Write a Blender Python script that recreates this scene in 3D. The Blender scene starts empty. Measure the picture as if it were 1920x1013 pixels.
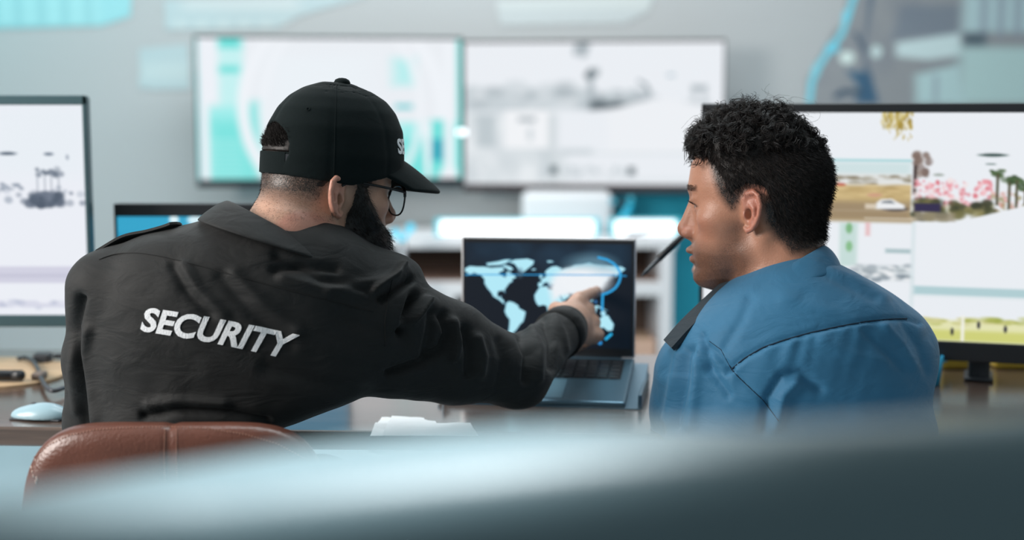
import bpy, bmesh, math, random
import numpy as np
from mathutils import Vector, Matrix
from mathutils.bvhtree import BVHTree

random.seed(7)
RNG = np.random.default_rng(7)
SC = bpy.context.scene
COL = SC.collection
pi = math.pi

# ------------------------------------------------------------------ camera, world, lights, exposure
F = 50.0 / 36.0 * 1920.0
CAMZ = 1.20
PITCH = math.atan(295.0 / F)
cd = bpy.data.cameras.new('camera')
cd.lens = 50
cd.sensor_width = 36
cd.clip_start = 0.05
cd.dof.use_dof = True
cd.dof.focus_distance = 1.97
cd.dof.aperture_fstop = 1.9
cam = bpy.data.objects.new('camera', cd)
COL.objects.link(cam)
cam.location = (0, 0, CAMZ)
cam.rotation_euler = (pi / 2 - PITCH, 0, 0)
SC.camera = cam
vs = SC.view_settings
vs.view_transform = 'Standard'
vs.look = 'None'
vs.gamma = 1
vs.exposure = 0.0
vs.use_curve_mapping = False

wd = bpy.data.worlds.new('world')
SC.world = wd
wd.use_nodes = True
wd.node_tree.nodes['Background'].inputs[0].default_value = (0.62, 0.78, 0.84, 1)
wd.node_tree.nodes['Background'].inputs[1].default_value = 0.42


def area(name, loc, target, sx, sy, power, col):
    l = bpy.data.lights.new(name, 'AREA')
    l.shape = 'RECTANGLE'
    l.size, l.size_y = sx, sy
    l.energy = power
    l.color = col
    o = bpy.data.objects.new(name, l)
    COL.objects.link(o)
    o.location = loc
    o.rotation_euler = (Vector(target) - Vector(loc)).to_track_quat('-Z', 'Y').to_euler()
    return o


area('window_light', (-2.8, 1.2, 1.95), (0.35, 2.05, 1.0), 1.5, 1.2, 125, (1.0, 0.95, 0.9))
area('ceiling_lamp_front', (0.1, 2.6, 2.75), (0.1, 2.6, 0), 1.6, 0.7, 26, (0.86, 0.97, 1.0))
area('ceiling_lamp_back', (-0.2, 4.3, 2.75), (-0.2, 4.7, 0), 2.6, 0.6, 50, (0.97, 0.985, 1.0))
area('cyan_wall_washer', (-2.7, 4.9, 2.55), (-2.1, 5.6, 1.75), 0.9, 0.2, 11, (0.25, 0.95, 1.0))
sl = bpy.data.lights.new('added_partition_spot', 'SPOT')  # unseen spot added to brighten the partition's top band
sl.energy = 780
sl.spot_size = math.radians(12.5)
sl.spot_blend = 1.0
sl.shadow_soft_size = 0.05
sl.color = (0.92, 0.98, 1.0)
so = bpy.data.objects.new('added_partition_spot', sl)
COL.objects.link(so)
so.location = (-0.17, 0.86, 2.9)
so.rotation_euler = (Vector((-0.065, 0.64, 1.06)) - so.location).to_track_quat('-Z', 'Y').to_euler()


# ------------------------------------------------------------------ helpers
def W(px, py, Y):
    """the point of the plane y = Y that the camera sees at (px, py)"""
    u = (px - 960.0) / F
    v = (506.5 - py) / F
    cp, sp = math.cos(PITCH), math.sin(PITCH)
    dy = cp + v * sp
    dz = -sp + v * cp
    t = Y / dy
    return np.array((u * t, Y, CAMZ + dz * t))


def proj(P):
    cp, sp = math.cos(PITCH), math.sin(PITCH)
    z = P[:, 2] - CAMZ
    d = P[:, 1] * cp - z * sp
    up = P[:, 1] * sp + z * cp
    return 960 + F * P[:, 0] / d, 506.5 - F * up / d


def lin(r, g=None, b=None):
    if g is None:
        r, g, b = r
    o = []
    for c in (r, g, b):
        c /= 255.0
        o.append(c / 12.92 if c <= 0.04045 else ((c + 0.055) / 1.055) ** 2.4)
    return (o[0], o[1], o[2], 1.0)


def srgb2lin(a):
    return np.where(a <= 0.04045, a / 12.92, ((np.clip(a, 0, None) + 0.055) / 1.055) ** 2.4)


def tag(o, label=None, cat=None, group=None, kind=None):
    if label:
        o['label'] = label
    if cat:
        o['category'] = cat
    if group:
        o['group'] = group
    if kind:
        o['kind'] = kind
    return o


def empty(name, loc, label, cat, group=None, rz=0):
    o = bpy.data.objects.new(name, None)
    o.empty_display_size = 0.05
    COL.objects.link(o)
    o.location = tuple(loc)
    o.rotation_euler = (0, 0, rz)
    return tag(o, label, cat, group)


def mk(name, V, Fc, m, parent=None, smooth=True, loc=None):
    me = bpy.data.meshes.new(name)
    V = np.asarray(V, dtype=np.float64)
    me.from_pydata(V.tolist(), [], [tuple(f) for f in (Fc.tolist() if hasattr(Fc, 'tolist') else Fc)])
    if smooth:
        me.polygons.foreach_set('use_smooth', [True] * len(me.polygons))
    me.materials.append(m)
    me.update()
    o = bpy.data.objects.new(name, me)
    COL.objects.link(o)
    if parent is not None:
        o.parent = parent
    if loc is not None:
        o.location = tuple(loc)
    return o


class MB:
    """collects simple shapes into ONE mesh"""
    def __init__(s):
        s.V, s.F = [], []

    def add(s, V, Fc):
        n = len(s.V)
        s.V += [tuple(map(float, v)) for v in V]
        s.F += [tuple(int(i) + n for i in f) for f in Fc]
        return s

    def box(s, c, size, bev=0.0, seg=2, rot=None):
        bm = bmesh.new()
        bmesh.ops.create_cube(bm, size=1)
        for v in bm.verts:
            v.co = Vector((v.co.x * size[0], v.co.y * size[1], v.co.z * size[2]))
        if bev > 0:
            bmesh.ops.bevel(bm, geom=list(bm.edges) + list(bm.verts), offset=bev, segments=seg, profile=0.5, affect='EDGES')
        if rot is not None:
            bmesh.ops.transform(bm, matrix=rot, verts=bm.verts)
        bm.verts.index_update()
        s.add([(v.co.x + c[0], v.co.y + c[1], v.co.z + c[2]) for v in bm.verts], [[v.index for v in f.verts] for f in bm.faces])
        bm.free()
        return s

    def tube(s, pts, r, n=10, closed=False):
        pts = [Vector(p) for p in pts]
        K = len(pts)
        rr = r if hasattr(r, '__len__') else [r] * K
        V, Fc = [], []
        ref = None
        for i in range(K):
            if closed:
                t = pts[(i + 1) % K] - pts[i - 1]
            else:
                t = pts[min(i + 1, K - 1)] - pts[max(i - 1, 0)]
            t.normalize()
            if ref is None:
                ref = Vector((0, 0, 1)) if abs(t.z) < 0.9 else Vector((1, 0, 0))
            a = (ref - t * ref.dot(t)).normalized()
            b = t.cross(a)
            ref = a
            for j in range(n):
                q = 2 * pi * j / n
                V.append(pts[i] + (a * math.cos(q) + b * math.sin(q)) * rr[i])
        m = K if closed else K - 1
        for i in range(m):
            i2 = (i + 1) % K
            for j in range(n):
                j2 = (j + 1) % n
                Fc.append((i * n + j, i * n + j2, i2 * n + j2, i2 * n + j))
        if not closed:
            Fc.append(tuple(range(n))[::-1])
            Fc.append(tuple((K - 1) * n + j for j in range(n)))
        return s.add(V, Fc)

    def lathe(s, prof, c=(0, 0, 0), n=24):
        V, Fc = [], []
        for r, z in prof:
            for j in range(n):
                q = 2 * pi * j / n
                V.append((c[0] + r * math.cos(q), c[1] + r * math.sin(q), c[2] + z))
        for i in range(len(prof) - 1):
            for j in range(n):
                j2 = (j + 1) % n
                Fc.append((i * n + j, i * n + j2, (i + 1) * n + j2, (i + 1) * n + j))
        Fc.append(tuple(range(n))[::-1])
        Fc.append(tuple((len(prof) - 1) * n + j for j in range(n)))
        return s.add(V, Fc)

    def build(s, name, m, parent=None, smooth=False, loc=None):
        o = mk(name, s.V, s.F, m, parent, smooth, loc)
        if not smooth:
            return o
        return o


# ------------------------------------------------------------------ materials
def mat(name, col, rough=0.5, metal=0.0, bump=0.0, bscale=80.0, var=0.0, vscale=8.0, spec=0.5, sheen=0.0, sss=0.0, stretch=None):
    m = bpy.data.materials.new(name)
    m.use_nodes = True
    nt = m.node_tree
    b = nt.nodes['Principled BSDF']
    b.inputs['Base Color'].default_value = col
    b.inputs['Roughness'].default_value = rough
    b.inputs['Metallic'].default_value = metal
    b.inputs['Specular IOR Level'].default_value = spec
    if sheen:
        b.inputs['Sheen Weight'].default_value = sheen
        b.inputs['Sheen Roughness'].default_value = 0.5
    if sss:
        b.inputs['Subsurface Weight'].default_value = sss
        b.inputs['Subsurface Radius'].default_value = (0.012, 0.005, 0.003)
        b.inputs['Subsurface Scale'].default_value = 0.6
    tc = nt.nodes.new('ShaderNodeTexCoord')
    mp = nt.nodes.new('ShaderNodeMapping')
    nt.links.new(tc.outputs['Object'], mp.inputs[0])
    if stretch:
        mp.inputs['Scale'].default_value = stretch
    if var:
        n = nt.nodes.new('ShaderNodeTexNoise')
        n.inputs['Scale'].default_value = vscale
        n.inputs['Detail'].default_value = 5
        nt.links.new(mp.outputs[0], n.inputs['Vector'])
        r = nt.nodes.new('ShaderNodeValToRGB')
        r.color_ramp.elements[0].position = 0.3
        r.color_ramp.elements[1].position = 0.7
        r.color_ramp.elements[0].color = tuple(c * (1 - var) for c in col[:3]) + (1,)
        r.color_ramp.elements[1].color = tuple(min(1, c * (1 + var)) for c in col[:3]) + (1,)
        nt.links.new(n.outputs[0], r.inputs[0])
        nt.links.new(r.outputs[0], b.inputs['Base Color'])
    if bump:
        n2 = nt.nodes.new('ShaderNodeTexNoise')
        n2.inputs['Scale'].default_value = bscale
        n2.inputs['Detail'].default_value = 4
        nt.links.new(tc.outputs['Object'], n2.inputs['Vector'])
        bp = nt.nodes.new('ShaderNodeBump')
        bp.inputs['Strength'].default_value = bump
        bp.inputs['Distance'].default_value = 0.002
        nt.links.new(n2.outputs[0], bp.inputs['Height'])
        nt.links.new(bp.outputs[0], b.inputs['Normal'])
    return m


def emis(name, col, strength=1.0):
    m = bpy.data.materials.new(name)
    m.use_nodes = True
    b = m.node_tree.nodes['Principled BSDF']
    b.inputs['Base Color'].default_value = (0.02, 0.02, 0.02, 1)
    b.inputs['Emission Color'].default_value = col
    b.inputs['Emission Strength'].default_value = strength
    return m


def glass(name, tint=(0.9, 0.97, 1.0, 1)):
    m = bpy.data.materials.new(name)
    m.use_nodes = True
    nt = m.node_tree
    nt.nodes.remove(nt.nodes['Principled BSDF'])
    out = nt.nodes['Material Output']
    tr = nt.nodes.new('ShaderNodeBsdfTransparent')
    tr.inputs[0].default_value = tint
    gl = nt.nodes.new('ShaderNodeBsdfGlossy')
    gl.inputs['Roughness'].default_value = 0.02
    fr = nt.nodes.new('ShaderNodeFresnel')
    fr.inputs[0].default_value = 1.5
    mx = nt.nodes.new('ShaderNodeMixShader')
    nt.links.new(fr.outputs[0], mx.inputs[0])
    nt.links.new(tr.outputs[0], mx.inputs[1])
    nt.links.new(gl.outputs[0], mx.inputs[2])
    nt.links.new(mx.outputs[0], out.inputs[0])
    return m


def attr_mat(name, attr, emission, rough=0.6, strength=1.0):
    """colours painted on / shown by a surface, read from its colour attribute"""
    m = bpy.data.materials.new(name)
    m.use_nodes = True
    nt = m.node_tree
    b = nt.nodes['Principled BSDF']
    a = nt.nodes.new('ShaderNodeAttribute')
    a.attribute_name = attr
    b.inputs['Roughness'].default_value = rough
    if emission:
        b.inputs['Base Color'].default_value = (0.01, 0.01, 0.012, 1)
        b.inputs['Specular IOR Level'].default_value = 0.06
        nt.links.new(a.outputs['Color'], b.inputs['Emission Color'])
        b.inputs['Emission Strength'].default_value = strength
    else:
        nt.links.new(a.outputs['Color'], b.inputs['Base Color'])
    return m


def skin_mat(name, base, red, dark):
    m = mat(name, base, rough=0.42, bump=0.25, bscale=420, spec=0.45, sss=0.10)
    nt = m.node_tree
    b = nt.nodes['Principled BSDF']
    a = nt.nodes.new('ShaderNodeAttribute')
    a.attribute_name = 'tone'
    sep = nt.nodes.new('ShaderNodeSeparateColor')
    nt.links.new(a.outputs['Color'], sep.inputs[0])
    tc = nt.nodes.new('ShaderNodeTexCoord')
    nz = nt.nodes.new('ShaderNodeTexNoise')
    nz.inputs['Scale'].default_value = 35
    nz.inputs['Detail'].default_value = 4
    nt.links.new(tc.outputs['Object'], nz.inputs['Vector'])
    m0 = nt.nodes.new('ShaderNodeMix')
    m0.data_type = 'RGBA'
    m0.inputs[6].default_value = tuple(c * 0.84 for c in base[:3]) + (1,)
    m0.inputs[7].default_value = tuple(min(1, c * 1.14) for c in base[:3]) + (1,)
    nt.links.new(nz.outputs[0], m0.inputs[0])
    m1 = nt.nodes.new('ShaderNodeMix')
    m1.data_type = 'RGBA'
    nt.links.new(sep.outputs[0], m1.inputs[0])
    nt.links.new(m0.outputs[2], m1.inputs[6])
    m1.inputs[7].default_value = red
    # stubble: fine dark dots
    n2 = nt.nodes.new('ShaderNodeTexNoise')
    n2.inputs['Scale'].default_value = 700
    nt.links.new(tc.outputs['Object'], n2.inputs['Vector'])
    ad = nt.nodes.new('ShaderNodeMath')
    ad.operation = 'MULTIPLY_ADD'
    nt.links.new(n2.outputs[0], ad.inputs[0])
    ad.inputs[1].default_value = 1.2
    ad.inputs[2].default_value = 0.35
    mu = nt.nodes.new('ShaderNodeMath')
    mu.operation = 'MULTIPLY'
    mu.use_clamp = True
    nt.links.new(ad.outputs[0], mu.inputs[0])
    nt.links.new(sep.outputs[1], mu.inputs[1])
    m2 = nt.nodes.new('ShaderNodeMix')
    m2.data_type = 'RGBA'
    nt.links.new(mu.outputs[0], m2.inputs[0])
    nt.links.new(m1.outputs[2], m2.inputs[6])
    m2.inputs[7].default_value = dark
    nt.links.new(m2.outputs[2], b.inputs['Base Color'])
    return m


def set_attr(o, name, C):
    C = np.asarray(C, dtype=np.float32)
    if C.shape[1] == 3:
        C = np.hstack([C, np.ones((len(C), 1), np.float32)])
    a = o.data.color_attributes.new(name, 'FLOAT_COLOR', 'POINT')
    a.data.foreach_set('color', C.ravel())


# ------------------------------------------------------------------ implicit surfaces (numpy) and their mesher
def smin(a, b, k):
    h = np.clip(0.5 + 0.5 * (b - a) / k, 0, 1)
    return b + (a - b) * h - k * h * (1 - h)


def smax(a, b, k):
    return -smin(-a, -b, k)


def ell(P, c, r):
    c = np.asarray(c, np.float32)
    r = np.asarray(r, np.float32)
    q = (P - c) / r
    k0 = np.sqrt((q * q).sum(1)) + 1e-9
    q2 = q / r
    k1 = np.sqrt((q2 * q2).sum(1)) + 1e-9
    return k0 * (k0 - 1) / k1


def sph(P, c, r):
    return np.sqrt(((P - np.asarray(c, np.float32)) ** 2).sum(1)) - r


def cone(P, a, b, ra, rb):
    a = np.asarray(a, np.float32)
    b = np.asarray(b, np.float32)
    ba = b - a
    pa = P - a
    h = np.clip((pa @ ba) / float(ba @ ba), 0, 1)
    return np.sqrt(((pa - h[:, None] * ba) ** 2).sum(1)) - (ra + (rb - ra) * h)


def chain(P, pts, rs, k):
    d = None
    for i in range(len(pts) - 1):
        e = cone(P, pts[i], pts[i + 1], rs[i], rs[i + 1])
        d = e if d is None else (smin(d, e, k) if k > 0 else np.minimum(d, e))
    return d


def rbox(P, c, half, r):
    q = np.abs(P - np.asarray(c, np.float32)) - (np.asarray(half, np.float32) - r)
    return np.sqrt((np.maximum(q, 0) ** 2).sum(1)) + np.minimum(q.max(1), 0) - r


class Loft:
    """stack of superellipse sections over z: left/right x and back/front y per level"""
    def __init__(s, z, xl, xr, yb, yf, n=2.2, sm=5):
        o = np.argsort(z)
        z = np.asarray(z, float)[o]
        s.z = np.linspace(z[0], z[-1], 160)
        s.t = []
        ker = np.ones(sm) / sm
        for a in (xl, xr, yb, yf):
            v = np.interp(s.z, z, np.asarray(a, float)[o])
            for _ in range(2):
                v = np.convolve(np.pad(v, sm // 2, mode='reflect', reflect_type='odd'), ker, 'valid')
            s.t.append(v)
        s.n = n

    def __call__(s, P):
        z = P[:, 2]
        xl, xr, yb, yf = [np.interp(z, s.z, t) for t in s.t]
        a = np.maximum((xr - xl) / 2, 1e-3)
        b = np.maximum((yf - yb) / 2, 1e-3)
        dx = np.abs(P[:, 0] - (xl + xr) / 2) / a
        dy = np.abs(P[:, 1] - (yb + yf) / 2) / b
        r = (dx ** s.n + dy ** s.n + 1e-12) ** (1 / s.n)
        d = (r - 1) * np.minimum(a, b)
        return np.maximum(np.maximum(d, z - s.z[-1]), s.z[0] - z)


def vnoise(P, freq, seed=0):
    """smooth value noise in -1..1"""
    Q = P * freq + 100.0
    i = np.floor(Q).astype(np.int64)
    f = Q - i
    f = f * f * (3 - 2 * f)

    def hsh(a, b, c):
        n = (a * 374761393 + b * 668265263 + c * 1274126177 + seed * 974711) & 0x7fffffff
        n = ((n ^ (n >> 13)) * 1103515245) & 0x7fffffff
        return ((n ^ (n >> 16)) & 0xffff) / 32767.5 - 1
    r = 0
    for dx in (0, 1):
        for dy in (0, 1):
            for dz in (0, 1):
                w = (f[:, 0] if dx else 1 - f[:, 0]) * (f[:, 1] if dy else 1 - f[:, 1]) * (f[:, 2] if dz else 1 - f[:, 2])
                r = r + w * hsh(i[:, 0] + dx, i[:, 1] + dy, i[:, 2] + dz)
    return r


def snet(f, lo, hi, h, fac=2.2):
    lo = np.asarray(lo, float)
    hi = np.asarray(hi, float)
    B = 4
    nb = np.ceil((hi - lo) / (h * B)).astype(int)

    def ev(P):
        out = np.empty(len(P), np.float32)
        for i in range(0, len(P), 400000):
            out[i:i + 400000] = f(P[i:i + 400000].astype(np.float32))
        return out
    g = np.stack(np.meshgrid(*[lo[k] + (np.arange(nb[k]) * B + B / 2) * h for k in range(3)], indexing='ij'), -1).reshape(-1, 3)
    dc = ev(g).reshape(nb)
    act = np.abs(dc) < B * h * 0.87 * fac
    n = nb * B + 1
    D = np.pad(dc.repeat(B, 0).repeat(B, 1).repeat(B, 2), ((0, 1),) * 3, mode='edge')
    mk_ = np.pad(act.repeat(B, 0).repeat(B, 1).repeat(B, 2), ((0, 1),) * 3)
    for ax in range(3):
        sh = np.roll(mk_, 1, ax)
        mk_ |= sh
    idx = np.argwhere(mk_)
    D[mk_] = ev(lo + idx * h)
    S = D < 0
    c = np.zeros(n - 1, np.int8)
    for dx in (0, 1):
        for dy in (0, 1):
            for dz in (0, 1):
                c += S[dx:n[0] - 1 + dx, dy:n[1] - 1 + dy, dz:n[2] - 1 + dz]
    cells = np.argwhere((c > 0) & (c < 8))
    vid = np.full(n - 1, -1, np.int64)
    vid[cells[:, 0], cells[:, 1], cells[:, 2]] = np.arange(len(cells))
    acc = np.zeros((len(cells), 3))
    cnt = np.zeros(len(cells))
    corners = [(a, b, d) for a in (0, 1) for b in (0, 1) for d in (0, 1)]
    for p in corners:
        for ax in range(3):
            if p[ax]:
                continue
            q = list(p)
            q[ax] = 1
            A = D[cells[:, 0] + p[0], cells[:, 1] + p[1], cells[:, 2] + p[2]]
            Bv = D[cells[:, 0] + q[0], cells[:, 1] + q[1], cells[:, 2] + q[2]]
            x = (A < 0) != (Bv < 0)
            t = np.where(x, A / np.where(x, A - Bv, 1), 0)
            pos = np.tile(np.array(p, float), (len(cells), 1))
            pos[:, ax] += t
            acc[x] += pos[x]
            cnt[x] += 1
    V = lo + (cells + acc / cnt[:, None]) * h
    Q = []
    for ax in range(3):
        a1, a2 = (ax + 1) % 3, (ax + 2) % 3
        s0 = [slice(None)] * 3
        s1 = [slice(None)] * 3
        s0[ax] = slice(0, -1)
        s1[ax] = slice(1, None)
        E = S[tuple(s0)] != S[tuple(s1)]
        e = np.argwhere(E)
        e = e[(e[:, a1] > 0) & (e[:, a2] > 0) & (e[:, a1] < n[a1] - 1) & (e[:, a2] < n[a2] - 1)]
        st = S[e[:, 0], e[:, 1], e[:, 2]]
        ids = []
        for (o1, o2) in ((1, 1), (0, 1), (0, 0), (1, 0)):
            k = e.copy()
            k[:, a1] -= o1
            k[:, a2] -= o2
            ids.append(vid[k[:, 0], k[:, 1], k[:, 2]])
        q = np.stack(ids, 1)
        q[~st] = q[~st][:, ::-1]
        Q.append(q[(q >= 0).all(1)])
    return V, np.concatenate(Q)


def lap(V, Q, it=2, lam=0.5):
    e = np.concatenate([Q[:, [0, 1]], Q[:, [1, 2]], Q[:, [2, 3]], Q[:, [3, 0]]])
    i = np.concatenate([e[:, 0], e[:, 1]])
    j = np.concatenate([e[:, 1], e[:, 0]])
    n = np.maximum(np.bincount(i, minlength=len(V)), 1)
    for _ in range(it):
        A = np.stack([np.bincount(i, weights=V[j, k], minlength=len(V)) for k in range(3)], 1) / n[:, None]
        V = V + (A - V) * lam
    return V


def vnormals(V, Q):
    nf = np.cross(V[Q[:, 2]] - V[Q[:, 0]], V[Q[:, 3]] - V[Q[:, 1]])
    N = np.zeros_like(V)
    for k in range(4):
        for a in range(3):
            N[:, a] += np.bincount(Q[:, k], weights=nf[:, a], minlength=len(V))
    return N / (np.linalg.norm(N, axis=1, keepdims=True) + 1e-12)


def join(parts):
    V, Q, n = [], [], 0
    for v, q in parts:
        V.append(v)
        Q.append(q + n)
        n += len(v)
    return np.concatenate(V), np.concatenate(Q)


def tubes(paths, rad, sides=3):
    """many thin tubes at once: paths (S,K,3), rad (S,K)"""
    S, K, _ = paths.shape
    T = np.gradient(paths, axis=1)
    T /= np.linalg.norm(T, axis=2, keepdims=True) + 1e-12
    ref = np.broadcast_to(np.array((0.31, 0.52, 0.79)), T.shape)
    A = np.cross(T, ref)
    A /= np.linalg.norm(A, axis=2, keepdims=True) + 1e-12
    Bn = np.cross(T, A)
    V = np.stack([paths + (A * math.cos(2 * pi * j / sides) + Bn * math.sin(2 * pi * j / sides)) * rad[..., None] for j in range(sides)], 2)
    base = (np.arange(S)[:, None] * K + np.arange(K - 1)[None]) * sides
    Fc = []
    for j in range(sides):
        j2 = (j + 1) % sides
        Fc.append(np.stack([base + j, base + j2, base + sides + j2, base + sides + j], -1).reshape(-1, 4))
    return V.reshape(-1, 3), np.concatenate(Fc)


def polydist(X, Y, poly):
    """signed distance to a 2D polygon, positive inside"""
    poly = np.asarray(poly, float)
    d = np.full(X.shape, 1e9)
    ins = np.zeros(X.shape, bool)
    for i in range(len(poly)):
        a, b = poly[i - 1], poly[i]
        ex, ey = b - a
        wx, wy = X - a[0], Y - a[1]
        t = np.clip((wx * ex + wy * ey) / (ex * ex + ey * ey + 1e-15), 0, 1)
        d = np.minimum(d, (wx - t * ex) ** 2 + (wy - t * ey) ** 2)
        c = ((a[1] > Y) != (b[1] > Y)) & (X < (b[0] - a[0]) * (Y - a[1]) / (b[1] - a[1] + 1e-15) + a[0])
        ins ^= c
    d = np.sqrt(d)
    return np.where(ins, d, -d)


def linedist(X, Y, pts):
    d = np.full(X.shape, 1e9)
    for i in range(len(pts) - 1):
        a, b = np.array(pts[i], float), np.array(pts[i + 1], float)
        e = b - a
        t = np.clip(((X - a[0]) * e[0] + (Y - a[1]) * e[1]) / (e @ e), 0, 1)
        d = np.minimum(d, (X - a[0] - t * e[0]) ** 2 + (Y - a[1] - t * e[1]) ** 2)
    return np.sqrt(d)


class Img:
    """a picture drawn in numpy, carried by a surface as a colour attribute"""
    def __init__(s, w, h, bg):
        s.w, s.h = w, h
        s.a = np.ones((h, w, 3)) * np.array(bg) / 255.0
        s.v, s.u = np.meshgrid(np.linspace(0, 1, h), np.linspace(0, 1, w), indexing='ij')

    def put(s, m, c):
        m = np.clip(m, 0, 1)[..., None]
        s.a = s.a * (1 - m) + m * np.array(c) / 255.0
        return s

    def rect(s, u0, v0, u1, v1, c, soft=0.004, al=1.0):
        m = np.minimum(np.minimum(s.u - u0, u1 - s.u), np.minimum(s.v - v0, v1 - s.v))
        return s.put(np.clip(m / soft + 0.5, 0, 1) * al, c)

    def ell(s, cu, cv, ru, rv, c, soft=0.1, al=1.0):
        r = np.sqrt(((s.u - cu) / ru) ** 2 + ((s.v - cv) / rv) ** 2)
        return s.put(np.clip((1 - r) / soft + 0.5, 0, 1) * al, c)

    def ring(s, cu, cv, ru, rv, w, c, soft=0.02, al=1.0):
        r = np.abs(np.sqrt(((s.u - cu) / ru) ** 2 + ((s.v - cv) / rv) ** 2) - 1)
        return s.put(np.clip((w - r) / soft + 0.5, 0, 1) * al, c)

    def poly(s, pts, c, soft=0.004, al=1.0):
        return s.put(np.clip(polydist(s.u, s.v, pts) / soft + 0.5, 0, 1) * al, c)

    def line(s, pts, w, c, soft=0.003, al=1.0):
        return s.put(np.clip((w - linedist(s.u, s.v * s.h / s.w, [(a, b * s.h / s.w) for a, b in pts])) / soft + 0.5, 0, 1) * al, c)

    def blobs(s, n, u0, v0, u1, v1, r0, r1, cols, al=0.7, asp=1.0):
        for _ in range(n):
            r = random.uniform(r0, r1)
            s.ell(random.uniform(u0, u1), random.uniform(v0, v1), r * asp, r * s.w / s.h, random.choice(cols), 0.6, al * random.uniform(0.4, 1))
        return s

    def lin(s):
        return srgb2lin(s.a).reshape(-1, 3)


def img_grid(img, w, h):
    """grid in the local xz-plane facing -y, left-bottom corner at 0"""
    x = np.linspace(0, w, img.w)
    z = np.linspace(h, 0, img.h)
    Z, X = np.meshgrid(z, x, indexing='ij')
    V = np.stack([X.ravel(), np.zeros(X.size), Z.ravel()], 1)
    i = np.arange(img.h - 1)[:, None] * img.w + np.arange(img.w - 1)[None]
    i = i.ravel()
    return V, np.stack([i, i + img.w, i + img.w + 1, i + 1], 1)


def cast(bvh, px, py, off=0.0):
    """where the line of sight (px,py) meets a garment: used once to lay trim on its cloth"""
    d = Vector(W(px, py, 1.0)) - Vector((0, 0, CAMZ))
    d.normalize()
    hit, n, i, dist = bvh.ray_cast(Vector((0, 0, CAMZ)), d)
    if hit is None:
        return None, None
    if n.dot(d) > 0:
        n = -n
    return hit + n * off, n


def bvh_of(V, Q):
    return BVHTree.FromPolygons([tuple(v) for v in V], [tuple(int(i) for i in q) for q in Q])

# ------------------------------------------------------------------ common materials
M_wall = mat('wall_paint', (0.44, 0.465, 0.475, 1), 0.85, bump=0.05, bscale=60)
M_ceil = mat('ceiling_paint', (0.6, 0.62, 0.63, 1), 0.9)
M_floor = mat('pale_floor', (0.36, 0.47, 0.52, 1), 0.45, var=0.08, vscale=3)
M_wood = mat('dark_wood', (0.105, 0.068, 0.052, 1), 0.22, bump=0.12, bscale=30, var=0.28, vscale=9, spec=0.95, stretch=(0.6, 9, 9))
M_wood.node_tree.nodes['Principled BSDF'].inputs['Coat Weight'].default_value = 0.45
M_wood.node_tree.nodes['Principled BSDF'].inputs['Coat Roughness'].default_value = 0.14
M_brown = mat('brown_board', (0.115, 0.07, 0.05, 1), 0.6, var=0.2, vscale=5, stretch=(0.5, 5, 5))
M_tan = mat('tan_wood', (0.50, 0.34, 0.20, 1), 0.5, var=0.1, vscale=6, stretch=(0.5, 6, 6))
M_white = mat('white_laminate', (0.70, 0.70, 0.72, 1), 0.45)
M_black = mat('black_plastic', (0.012, 0.013, 0.016, 1), 0.4)
M_dgrey = mat('dark_grey_plastic', (0.035, 0.04, 0.048, 1), 0.45)
M_teal_frame = mat('grey_green_metal', (0.07, 0.125, 0.14, 1), 0.35, metal=0.5)
M_bronze = mat('brown_grey_plastic', (0.045, 0.034, 0.036, 1), 0.6, spec=0.2)
M_tvblack = mat('tv_black_plastic', (0.008, 0.012, 0.016, 1), 0.6, spec=0.2)
M_silver = mat('silver_aluminium', (0.56, 0.55, 0.56, 1), 0.32, metal=0.8)
M_slate = mat('slate_aluminium', (0.09, 0.17, 0.23, 1), 0.38, metal=0.55)
M_metal = mat('grey_metal', (0.2, 0.21, 0.22, 1), 0.35, metal=0.8)
M_mouse = mat('pale_blue_plastic', (0.30, 0.44, 0.50, 1), 0.3)
M_paper = mat('white_paper', (0.92, 0.92, 0.93, 1), 0.8)
M_teal = mat('teal_panel', (0.014, 0.36, 0.49, 1), 0.6)
M_led = emis('cyan_led', (0.06, 0.62, 0.86, 1), 1.3)
M_ledw = emis('white_led', (0.82, 0.9, 0.94, 1), 2.2)
M_screen = attr_mat('screen_picture', 'picture', True, strength=1.0)
M_wall_light = attr_mat('painted_wall_light', 'picture', False, 0.8)  # carries the light patches painted on the back wall
M_glass = glass('lens_glass')

# ------------------------------------------------------------------ the room
WY = 5.6
wall = MB().box((0, WY + 0.05, 1.45), (7.2, 0.1, 3.1)).build('wall_back', M_wall)
tag(wall, kind='structure')
tag(MB().box((-3.65, 2.6, 1.45), (0.1, 6.1, 3.1)).build('wall_left', M_wall), kind='structure')
tag(MB().box((3.65, 2.6, 1.45), (0.1, 6.1, 3.1)).build('wall_right', M_wall), kind='structure')
tag(MB().box((0, 2.6, -0.05), (7.4, 6.3, 0.1)).build('floor', M_floor), kind='structure')
tag(MB().box((0, 2.6, 3.05), (7.4, 6.3, 0.1)).build('ceiling', M_ceil), kind='structure')


# ------------------------------------------------------------------ screens
def plane_uv(root_loc, rz, w, h, z0, lean=0.0):
    """maps a pixel of the photo to the place on a screen standing at root_loc"""
    R = Matrix.Rotation(rz, 3, 'Z')
    ax = R @ Vector((1, 0, 0))
    n = R @ Vector((0, -1, 0))
    o = Vector(root_loc) + Vector((0, 0, z0)) - ax * (w / 2)

    def f(px, py):
        d = Vector(W(px, py, 1.0)) - Vector((0, 0, CAMZ))
        t = (o - Vector((0, 0, CAMZ))).dot(n) / d.dot(n)
        p = Vector((0, 0, CAMZ)) + d * t - o
        return p.dot(ax) / w, 1 - p.z / h
    return f


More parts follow.
